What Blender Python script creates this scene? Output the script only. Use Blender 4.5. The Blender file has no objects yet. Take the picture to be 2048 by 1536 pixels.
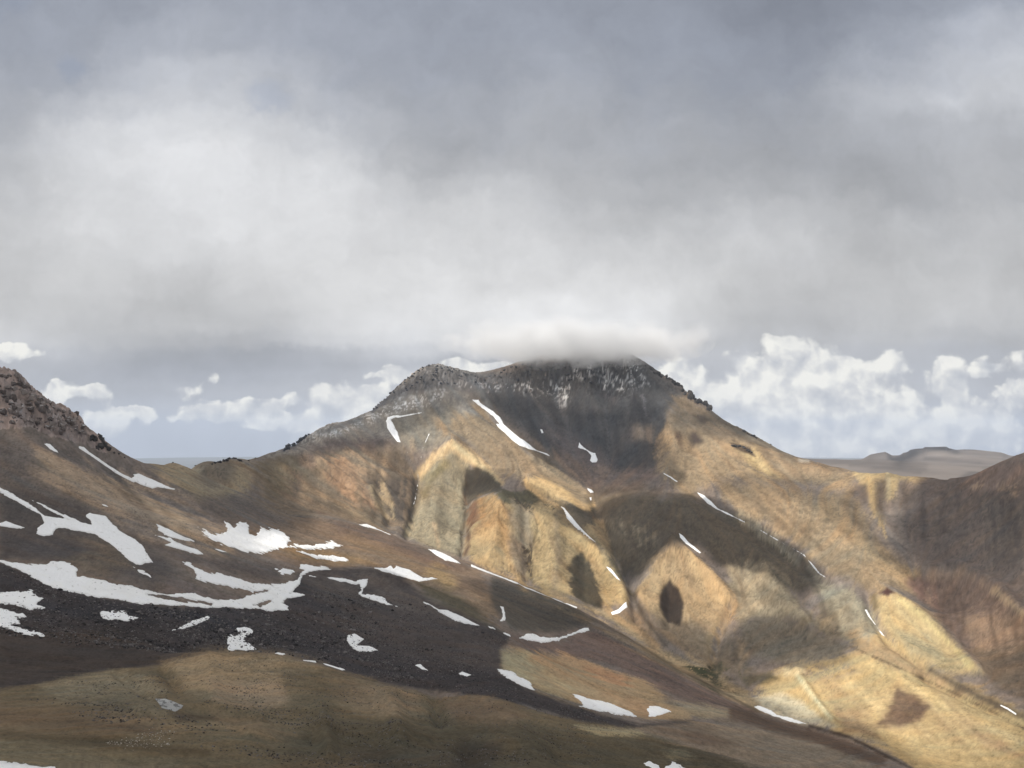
import bpy, math, random
import numpy as np
import time
_T0 = time.time()

FULL = 1.0                      # mesh resolution factor
scene = bpy.context.scene
col = scene.collection
R = math.radians

# ------------------------------------------------------------------ camera
F = 1577.0                      # focal length in photo pixels (2048 wide)
PITCH = math.atan(100.0 / F)    # looking slightly up
cam_d = bpy.data.cameras.new('camera')
cam = bpy.data.objects.new('camera', cam_d)
col.objects.link(cam)
cam_d.sensor_fit = 'HORIZONTAL'
cam_d.sensor_width = 36.0
cam_d.lens = 36.0 * F / 2048.0
cam_d.clip_start = 0.5
cam_d.clip_end = 200000.0
cam.location = (0, 0, 0)
cam.rotation_euler = (math.pi / 2 + PITCH, 0, 0)
scene.camera = cam

# ------------------------------------------------------------------ light
SUN_EL = R(44.0)
SUN_AZ = R(222.0)               # compass style: 0 = +Y, clockwise; behind the camera, to the left
SUN_DIR = np.array([math.sin(SUN_AZ) * math.cos(SUN_EL), math.cos(SUN_AZ) * math.cos(SUN_EL), math.sin(SUN_EL)])
sun_d = bpy.data.lights.new('sun', 'SUN')
sun_d.energy = 4.8
sun_d.angle = R(0.53)
sun_d.color = (1.0, 0.945, 0.86)
sun = bpy.data.objects.new('sun', sun_d)
col.objects.link(sun)
from mathutils import Vector
sun.rotation_euler = Vector(SUN_DIR).to_track_quat('Z', 'Y').to_euler()

scene.view_settings.view_transform = 'Standard'
scene.view_settings.look = 'None'
scene.view_settings.exposure = 0.0
scene.view_settings.gamma = 1.0
scene.view_settings.use_curve_mapping = False
scene.render.engine = 'CYCLES'
cy = scene.cycles
cy.max_bounces = 8
cy.diffuse_bounces = 3
cy.volume_bounces = 4
cy.transparent_max_bounces = 12
cy.use_denoising = True
cy.caustics_reflective = False
cy.caustics_refractive = False


def lin(c):
    c = np.asarray(c, float) / 255.0
    return np.where(c <= 0.04045, c / 12.92, ((c + 0.055) / 1.055) ** 2.4)


# ------------------------------------------------------------------ world: sky and distant clouds
class NT:
    """small helper for writing node trees as expressions"""
    def __init__(self, tree):
        self.t = tree
        self.n = tree.nodes
        self.l = tree.links
    def new(self, typ, **kw):
        nd = self.n.new(typ)
        for k, v in kw.items():
            setattr(nd, k, v)
        return nd
    def set(self, sock, v):
        if hasattr(v, 'is_output'):
            self.l.new(v, sock)
        elif v is not None:
            sock.default_value = v
    def m(self, op, a, b=None, c=None, clamp=False):
        nd = self.new('ShaderNodeMath', operation=op, use_clamp=clamp)
        self.set(nd.inputs[0], a)
        if b is not None: self.set(nd.inputs[1], b)
        if c is not None: self.set(nd.inputs[2], c)
        return nd.outputs[0]
    def vm(self, op, a, b=None):
        nd = self.new('ShaderNodeVectorMath', operation=op)
        self.set(nd.inputs[0], a)
        if b is not None: self.set(nd.inputs[1], b)
        return nd.outputs[0]
    def xyz(self, x, y, z=0.0):
        nd = self.new('ShaderNodeCombineXYZ')
        for i, v in enumerate((x, y, z)): self.set(nd.inputs[i], v)
        return nd.outputs[0]
    def mix(self, f, a, b):
        nd = self.new('ShaderNodeMix', data_type='RGBA')
        self.set(nd.inputs[0], f); self.set(nd.inputs[6], a); self.set(nd.inputs[7], b)
        return nd.outputs[2]
    def smooth(self, x, a, b, lo=0.0, hi=1.0):
        nd = self.new('ShaderNodeMapRange', interpolation_type='SMOOTHSTEP')
        self.set(nd.inputs[0], x)
        for i, v in enumerate((a, b, lo, hi)): self.set(nd.inputs[1 + i], v)
        return nd.outputs[0]
    def noise(self, vec, scale, detail=4, rough=0.55, out=0, lac=2.0, dist=0.0):
        nd = self.new('ShaderNodeTexNoise')
        self.set(nd.inputs['Vector'], vec)
        nd.inputs['Scale'].default_value = scale
        nd.inputs['Detail'].default_value = detail
        nd.inputs['Roughness'].default_value = rough
        nd.inputs['Lacunarity'].default_value = lac
        nd.inputs['Distortion'].default_value = dist
        return nd.outputs[out]
    def ramp(self, fac, stops, interp='LINEAR'):
        g = bpy.data.node_groups.new('colour_row', 'ShaderNodeTree')
        g.interface.new_socket('Fac', in_out='INPUT', socket_type='NodeSocketFloat')
        g.interface.new_socket('Color', in_out='OUTPUT', socket_type='NodeSocketColor')
        gi = g.nodes.new('NodeGroupInput'); go = g.nodes.new('NodeGroupOutput')
        nd = g.nodes.new('ShaderNodeValToRGB')
        cr = nd.color_ramp
        cr.interpolation = interp
        while len(cr.elements) < len(stops): cr.elements.new(0.5)
        for e, (p, c) in zip(cr.elements, stops):
            e.position = p
        for e, (p, c) in zip(cr.elements, stops):
            e.color = (*[float(x) for x in c][:3], 1.0)
        g.links.new(gi.outputs[0], nd.inputs[0]); g.links.new(nd.outputs[0], go.inputs[0])
        w = self.n.new('ShaderNodeGroup'); w.node_tree = g
        self.set(w.inputs[0], fac)
        return w.outputs[0]


def ab(u, v):
    """photo pixel -> sky coordinates x/y, z/y of its direction"""
    x = (u - 1024.0) / F; z = (768.0 - v) / F
    cp, sp = math.cos(PITCH), math.sin(PITCH)
    y2 = cp - z * sp; z2 = sp + z * cp
    return x / y2, z2 / y2

# grey levels of the cloud deck, sampled coarsely; columns every 128 px, rows by height in the sky.
# (grey, warm) : warm < 0 is bluish
ROWS = [
 (-160, [150,158,160,166,165,160,158,156,155,154,152,150,148,150,154,162,166], -12),
 (0,    [155,165,161,171,168,161,161,161,159,159,156,151,148,148,156,166,166], -13),
 (70,   [165,165,173,180,172,166,167,163,163,163,159,156,152,152,166,178,188], -13),
 (140,  [173,166,188,193,189,174,166,166,166,167,164,159,156,162,178,190,199], -12),
 (200,  [173,185,199,199,196,182,171,169,172,174,168,162,164,176,186,199,198], -10),
 (260,  [176,204,213,208,205,205,174,174,175,178,170,167,167,176,174,184,188], -8),
 (320,  [182,206,214,220,213,218,183,178,184,181,172,170,167,166,172,178,182], -6),
 (380,  [191,209,208,214,214,219,205,188,197,186,182,180,176,172,172,176,182], -5),
 (440,  [199,210,207,208,214,218,213,207,202,194,195,194,185,182,185,190,193], -4),
 (500,  [198,204,203,203,210,216,215,211,207,204,207,206,195,187,191,195,195], -3),
 (560,  [196,203,199,195,207,215,216,215,215,214,217,210,193,189,193,195,195], -2),
 (610,  [196,199,193,189,200,212,218,221,225,223,222,205,187,189,195,197,195], -2),
 (650,  [203,194,191,195,192,208,215,221,227,226,224,204,185,184,195,195,190], -3),
 (680,  [207,194,189,178,184,199,210,218,225,224,215,190,190,190,190,186,182], -5),
 (705,  [198,190,180,170,167,175,194,206,212,212,206,192,192,190,188,182,182], -8),
 (728,  [188,184,176,168,168,176,182,182,180,182,190,192,190,188,188,184,182], -9),
 (750,  [186,184,176,172,174,180,190,194,188,188,190,190,190,190,188,184,184], -10),
 (780,  [186,184,178,178,182,186,194,194,192,192,190,188,188,188,188,186,186], -10),
 (810,  [186,186,184,182,184,190,194,194,194,194,190,186,186,190,188,186,184], -12),
 (850,  [182,182,180,178,182,190,192,190,190,190,186,182,184,190,188,186,184], -15),
 (890,  [180,180,178,176,178,184,186,184,184,184,180,178,182,188,186,182,180], -16),
 (930,  [178,178,176,176,176,178,178,178,178,178,176,176,178,182,182,180,178], -15),
 (1000, [160,160,160,160,160,160,160,160,160,160,160,160,160,160,160,160,160], -8),
]
UL, UR = -64.0, 2112.0
world = bpy.data.worlds.new('World')
scene.world = world
world.use_nodes = True
wt = NT(world.node_tree)
world.node_tree.nodes.clear()
geo = wt.new('ShaderNodeTexCoord')
dirv = geo.outputs['Generated']
sep = wt.new('ShaderNodeSeparateXYZ'); wt.set(sep.inputs[0], dirv)
dx, dy, dz = sep.outputs
yc = wt.m('MAXIMUM', dy, 0.12)
A = wt.m('DIVIDE', dx, yc)
B = wt.m('DIVIDE', dz, yc)
P0 = wt.xyz(A, B, 0.0)
# domain warp: soft turbulence of the cloud edges
w1 = wt.noise(P0, 8.0, 8, 0.66, out=1)
w2 = wt.noise(P0, 23.0, 5, 0.6, out=1)
wv = wt.vm('ADD', wt.vm('SCALE', wt.vm('SUBTRACT', w1, (0.5, 0.5, 0.5))), wt.vm('SCALE', wt.vm('SUBTRACT', w2, (0.5, 0.5, 0.5))))
for nd in wt.n:
    if nd.type == 'VECT_MATH' and nd.operation == 'SCALE':
        nd.inputs['Scale'].default_value = 0.115 if nd.inputs[0].links[0].from_node.inputs[0].links[0].from_node.inputs['Scale'].default_value < 10 else 0.035
# the warp calms down towards the horizon
wamp = wt.smooth(B, 0.02, 0.30, 0.28, 1.0)
sc_ = wt.new('ShaderNodeVectorMath', operation='SCALE'); wt.set(sc_.inputs[0], wv); wt.set(sc_.inputs['Scale'], wamp)
P1 = wt.vm('ADD', P0, sc_.outputs[0])
s1 = wt.new('ShaderNodeSeparateXYZ'); wt.set(s1.inputs[0], P1)
a1, b1 = s1.outputs[0], s1.outputs[1]
aL, aR = -0.70, 0.70
fac = wt.m('DIVIDE', wt.m('SUBTRACT', a1, aL), aR - aL, clamp=True)
c = None
prevb = None
for v, vals, warm in ROWS:
    stops = []
    for i, g in enumerate(vals):
        a, b = ab(i * 128.0, v)
        p = (a - aL) / (aR - aL)
        g = 192 + (g + 3 - 192) * 1.16; t = (g - 160) / 60.0
        wm = 1.25 * warm * (1.0 - 0.55 * max(0, min(1, t)))
        stops.append((min(1, max(0, p)), lin([g + wm * 0.35, g, g - wm * 0.75])))
    rc = wt.ramp(fac, stops, 'B_SPLINE')
    _, b = ab(0, v)
    c = rc if c is None else wt.mix(wt.smooth(b1, prevb, b), c, rc)
    prevb = b
# finer cloud texture: in the plane of the deck overhead, so that it flattens towards the horizon
hz = wt.m('ADD', wt.m('MAXIMUM', dz, 0.0), 0.16)
pd = wt.xyz(wt.m('DIVIDE', dx, hz), wt.m('DIVIDE', dy, hz), 0.0)
n1 = wt.noise(pd, 1.5, 6, 0.5, dist=0.3)
n2 = wt.noise(P1, 6.0, 8, 0.60)
tex = wt.m('ADD', wt.m('MULTIPLY', wt.m('SUBTRACT', n1, 0.5), 0.20), wt.m('MULTIPLY', wt.m('SUBTRACT', n2, 0.5), 0.50))
n3 = wt.noise(P1, 19.0, 5, 0.6)
gain = wt.m('ADD', wt.m('ADD', 1.0, tex), wt.m('MULTIPLY', wt.m('SUBTRACT', n3, 0.5), 0.20))
vs = wt.new('ShaderNodeVectorMath', operation='SCALE'); wt.set(vs.inputs[0], c); wt.set(vs.inputs['Scale'], gain)
deck_col = vs.outputs[0]

# cumulus: density from soft ellipses (u, v, half width, half height, weight), crisp edges from billowy noise
CUM = [
 # right hand towers
 (1600,800,175,122,1.0),(1530,760,85,70,.9),(1690,770,90,80,.95),(1640,870,170,85,1.1),(1360,765,70,55,.9),(1410,820,85,70,.95),(1480,880,120,66,.95),
 (1770,865,120,84,1.0),(1445,835,24,32,.9),(1560,900,80,46,.8),(1700,905,90,46,.8),(1790,725,46,40,.85),(1800,800,80,80,.7),(1900,765,40,52,1.05),(1975,735,30,20,.85),
 (2030,790,44,40,1.0),(1930,855,160,62,.85),(1485,722,50,24,.6),(2050,720,60,40,.5),
 # left hand low banks
 (20,700,34,26,.95),(75,702,24,16,.8),(115,775,26,26,1.0),(98,806,30,26,.85),(190,787,42,22,.95),(208,815,20,32,.9),(205,848,44,38,.95),(255,820,50,14,.8),
 (293,830,28,20,.95),(370,780,70,18,.6),(400,832,60,20,.85),(460,825,95,28,.95),(530,832,46,24,.95),(425,757,24,18,.7),(590,800,70,14,.6),
 (610,850,70,30,.8),(690,815,80,46,.95),(740,790,56,30,.85),(785,748,60,20,.85),(912,727,50,24,.8),(956,742,44,26,.9),(1000,737,36,14,.9),(700,772,34,20,.7),(640,880,60,26,.7),
]
def cum_at(u, v):
    s = 0.0; lt = 0.0; wsum = 1e-6
    for (cu, cv, hw, hh, w) in CUM:
        d2 = ((u - cu) / hw) ** 2 + ((v - cv) / hh) ** 2
        if d2 < 6:
            g = w * math.exp(-0.75 * d2)
            s = max(s, g); q = g ** 4
            lt += q * (0.5 + 0.42 * (cv - v) / hh - 0.16 * (u - cu) / hw); wsum += q
    return s, max(0.0, min(1.0, lt / wsum))
CR = [650, 675, 692, 706, 720, 734, 748, 762, 776, 790, 804, 818, 832, 848, 870, 900, 940]
# billow noise also displaces the silhouette
bl = wt.noise(P0, 26.0, 6, 0.55, out=1)
bw = wt.new('ShaderNodeVectorMath', operation='SCALE'); wt.set(bw.inputs[0], wt.vm('SUBTRACT', bl, (0.5, 0.5, 0.5))); bw.inputs['Scale'].default_value = 0.020
P2 = wt.vm('ADD', P0, bw.outputs[0])
s2 = wt.new('ShaderNodeSeparateXYZ'); wt.set(s2.inputs[0], P2)
a2, b2 = s2.outputs[0], s2.outputs[1]
def cum_field(u0, u1):
    A0, A1 = ab(u0, 800)[0], ab(u1, 800)[0]
    f = wt.m('DIVIDE', wt.m('SUBTRACT', a2, A0), A1 - A0, clamp=True)
    cc = None; pb = None
    for v in CR:
        st = []
        for i in range(32):
            u = u0 + (u1 - u0) * i / 31.0
            g, lt = cum_at(u, v)
            if v == CR[0] or (u0 > 0 and i == 0) or (u1 < 2048 and i == 31): g = 0.0
            st.append((i / 31.0, (g, lt, 0.0)))
        rc = wt.ramp(f, st)
        _, b = ab(0, v)
        cc = rc if cc is None else wt.mix(wt.smooth(b2, pb, b), cc, rc)
        pb = b
    return cc
fl_, fm_, fr_ = cum_field(-20, 800), cum_field(760, 1080), cum_field(1270, 2070)
def chan(c_, k_):
    nd = wt.new('ShaderNodeSeparateColor'); wt.set(nd.inputs[0], c_); return nd.outputs[k_]
dens = wt.m('MAXIMUM', chan(fl_, 0), wt.m('MAXIMUM', chan(fm_, 0), chan(fr_, 0)))
top_lit = wt.mix(wt.smooth(a2, ab(778, 800)[0], ab(782, 800)[0]), fl_, wt.mix(wt.smooth(a2, ab(1170, 800)[0], ab(1180, 800)[0]), fm_, fr_))
top_lit = chan(top_lit, 1)
def billow(p):
    n = wt.noise(p, 15.0, 7, 0.54)
    v = wt.new('ShaderNodeTexVoronoi'); v.feature = 'SMOOTH_F1'
    wt.set(v.inputs['Vector'], p); v.inputs['Scale'].default_value = 30.0; v.inputs['Smoothness'].default_value = 0.6
    v.inputs['Detail'].default_value = 2.0; v.inputs['Roughness'].default_value = 0.5
    return wt.m('SUBTRACT', wt.m('MULTIPLY', n, 1.0), wt.m('MULTIPLY', v.outputs['Distance'], 0.42))
n0 = billow(P2)
nL = billow(wt.vm('ADD', P2, (-0.007, 0.016, 0.0)))
relief = wt.m('SUBTRACT', n0, nL)
cov = wt.smooth(wt.m('ADD', dens, wt.m('MULTIPLY', wt.m('SUBTRACT', n0, 0.33), 0.74)), 0.30, 0.48)
lum = wt.m('ADD', wt.m('ADD', 0.33, wt.m('MULTIPLY', relief, 1.9)), wt.m('MULTIPLY', top_lit, 0.66), clamp=True)  # top light and billow shading put into the cloud colour
lum = wt.m('ADD', lum, wt.m('MULTIPLY', wt.m('SUBTRACT', wt.noise(P2, 11.0, 5, 0.6), 0.52), 1.1), clamp=True)
ccol = wt.ramp(lum, [(0.0, lin([186, 190, 198])), (0.3, lin([202, 205, 210])), (0.6, lin([220, 221, 222])), (1.0, lin([250, 249, 243]))])
front = wt.mix(wt.m('MULTIPLY', cov, 0.95), deck_col, ccol)
# small blue gaps high on the left
def spot(u, v, hw, hh):
    a, b = ab(u, v)
    e = wt.vm('DIVIDE', wt.vm('SUBTRACT', P1, (a, b, 0)), (hw / F, hh / F, 1.0))
    ln = wt.new('ShaderNodeVectorMath', operation='LENGTH'); wt.set(ln.inputs[0], e)
    return wt.smooth(ln.outputs['Value'], 1.15, 0.25)
gaps = wt.m('MAXIMUM', wt.m('MAXIMUM', spot(535, 195, 60, 34), wt.m('MULTIPLY', spot(148, 116, 44, 34), 0.9)), wt.m('MULTIPLY', spot(20, 10, 60, 40), 0.5))
sky = wt.new('ShaderNodeTexSky', sky_type='NISHITA')
sky.sun_disc = False
sky.sun_elevation = SUN_EL
sky.sun_rotation = SUN_AZ
sky.altitude = 3800
SKY_K = 0.10
k = wt.new('ShaderNodeVectorMath', operation='SCALE'); wt.set(k.inputs[0], front); k.inputs['Scale'].default_value = 1.0 / SKY_K
front10 = k.outputs[0]
haze_blue = wt.mix(0.55, sky.outputs[0], tuple([*(lin([150, 168, 200]) / SKY_K), 1.0]))
front10 = wt.mix(wt.m('MULTIPLY', gaps, 0.24), front10, haze_blue)
# the rest of the sky: the same broken overcast, brighter towards the sun
sd = wt.new('ShaderNodeVectorMath', operation='DOT_PRODUCT'); wt.set(sd.inputs[0], dirv); sd.inputs[1].default_value = tuple(SUN_DIR)
glow = wt.smooth(sd.outputs['Value'], -0.3, 1.0)
nb = wt.noise(pd, 1.1, 6, 0.55)
bg = wt.m('ADD', wt.m('MULTIPLY', glow, 0.60), wt.m('ADD', 0.43, wt.m('MULTIPLY', wt.m('SUBTRACT', nb, 0.5), 0.5)))
backc = wt.new('ShaderNodeVectorMath', operation='SCALE'); backc.inputs[0].default_value = (0.97 / SKY_K, 1.0 / SKY_K, 1.05 / SKY_K); wt.set(backc.inputs['Scale'], bg)
gapb = wt.smooth(nb, 0.56, 0.70)
back10 = wt.mix(wt.m('MULTIPLY', gapb, 0.6), backc.outputs[0], sky.outputs[0])
ground10 = tuple([0.9, 0.85, 0.8, 1.0])
back10 = wt.mix(wt.smooth(dz, -0.02, -0.12), back10, ground10)
fmask = wt.m('MULTIPLY', wt.smooth(dy, 0.45, 0.68), wt.smooth(B, 0.78, 0.60))
final = wt.mix(fmask, back10, front10)
bgn = wt.new('ShaderNodeBackground'); wt.set(bgn.inputs[0], final); bgn.inputs[1].default_value = SKY_K
wo = wt.new('ShaderNodeOutputWorld'); wt.l.new(bgn.outputs[0], wo.inputs[0])
world.cycles.sampling_method = 'MANUAL'
world.cycles.sample_map_resolution = 512

print('T world', round(time.time() - _T0, 1))
# ------------------------------------------------------------------ numpy helpers
_TAB = np.random.default_rng(11).random((512, 512)).astype(np.float32)
def _hash(ix, iy, seed):
    return _TAB[(ix + seed * 37) & 511, (iy + seed * 101) & 511]

def vnoise(x, y, seed=0):
    x0 = np.floor(x); y0 = np.floor(y)
    fx = (x - x0).astype(np.float32); fy = (y - y0).astype(np.float32)
    fx = fx * fx * (3 - 2 * fx); fy = fy * fy * (3 - 2 * fy)
    ix = x0.astype(np.int32); iy = y0.astype(np.int32)
    a = _hash(ix, iy, seed); b = _hash(ix + 1, iy, seed); c_ = _hash(ix, iy + 1, seed); d = _hash(ix + 1, iy + 1, seed)
    t = a + (b - a) * fx
    return (t + (c_ + (d - c_) * fx - t) * fy) * 2 - 1

def fbm(x, y, octv=4, seed=0, gain=0.5):
    s = 0; amp = 1.0; tot = 0
    for o in range(octv):
        s = s + amp * vnoise(x, y, seed + o * 17); tot += amp
        x = x * 2.03 + 11.3; y = y * 2.03 - 7.7; amp *= gain
    return s / tot

def ridged(x, y, octv=4, seed=0, gain=0.5):
    s = 0; amp = 1.0; tot = 0
    for o in range(octv):
        s = s + amp * (1 - 2 * np.abs(vnoise(x, y, seed + o * 31))); tot += amp
        x = x * 2.1 + 5.1; y = y * 2.1 + 3.3; amp *= gain
    return s / tot

def sstep(x, a, b):
    t = np.clip((x - a) / (b - a), 0, 1)
    return t * t * (3 - 2 * t)

def bil(arr, i, j):
    """bilinear lookup arr[i, j] with float indices"""
    i = np.clip(i, 0, arr.shape[0] - 1.001); j = np.clip(j, 0, arr.shape[1] - 1.001)
    i0 = i.astype(np.int32); j0 = j.astype(np.int32)
    fi = (i - i0).astype(np.float32); fj = (j - j0).astype(np.float32)
    a = arr[i0, j0]; b = arr[i0, j0 + 1]; c_ = arr[i0 + 1, j0]; d = arr[i0 + 1, j0 + 1]
    t = a + (b - a) * fj
    return t + (c_ + (d - c_) * fj - t) * fi

def blur(a, r, n=2):
    """box blur, radius r cells, n passes"""
    for _ in range(n):
        for ax in (0, 1):
            p = np.pad(a, [(r + 1, r) if k == ax else (0, 0) for k in (0, 1)], mode='edge')
            cs = np.cumsum(p, axis=ax, dtype=np.float64)
            if ax == 0: a = (cs[2 * r + 1:] - cs[:-2 * r - 1]) / (2 * r + 1)
            else: a = (cs[:, 2 * r + 1:] - cs[:, :-2 * r - 1]) / (2 * r + 1)
    return a.astype(np.float32)

CP, SP = math.cos(PITCH), math.sin(PITCH)
def pix_to_te(u, v):
    """photo pixel -> azimuth, tangent of elevation"""
    x = (np.asarray(u, float) - 1024) / F; z = (768 - np.asarray(v, float)) / F
    y2 = CP - z * SP; z2 = SP + z * CP
    return np.arctan2(x, y2), z2 / np.hypot(x, y2)

def world_to_pix(x, y, z):
    yc_ = y * CP + z * SP; zc = -y * SP + z * CP
    yc_ = np.maximum(yc_, 1e-3)
    return 1024 + F * x / yc_, 768 - F * zc / yc_

# ------------------------------------------------------------------ terrain control points: (u, v, distance in metres)
SKYLINE = [  # crest against the sky
 (-260,700,1000),(-120,720,1000),(0,739,985),(36,745,985),(51,764,990),(75,777,995),(87,790,1000),(105,806,1005),(132,814,1010),(152,823,1015),(165,845,1020),(175,868,1030),(190,876,1035),(208,882,1040),
 (216,897,1050),(240,909,1070),(275,925,1110),(300,928,1160),(335,924,1240),(400,924,1390),(445,921,1480),(480,919,1540),(512,915,1600),(537,907,1680),(569,898,1780),(600,878,1880),(632,862,1960),(659,847,2030),(687,838,2100),(722,827,2180),(744,817,2240),(777,793,2330),(812,758,2420),(835,742,2480),(862,727,2520),(882,732,2540),(909,736,2550),(937,744,2560),(969,755,2580),
 (999,748,2600),(1024,731,2630),(1060,722,2650),(1110,712,2670),(1160,702,2690),(1210,696,2700),(1250,700,2690),(1284,722,2670),(1306,739,2650),(1339,758,2620),(1364,779,2590),(1390,797,2560),(1420,821,2520),(1449,841,2490),(1486,858,2440),(1514,874,2400),(1551,897,2350),(1596,917,2290),(1640,926,2230),(1686,936,2170),(1711,943,2130),(1743,946,2090),(1776,943,2060),(1811,950,2030),(1848,954,2000),(1886,956,1970),(1911,956,1950),(1941,949,1920),(1973,935,1890),(2023,917,1850),(2048,912,1830),(2200,870,1780),(2400,830,1750)]
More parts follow.
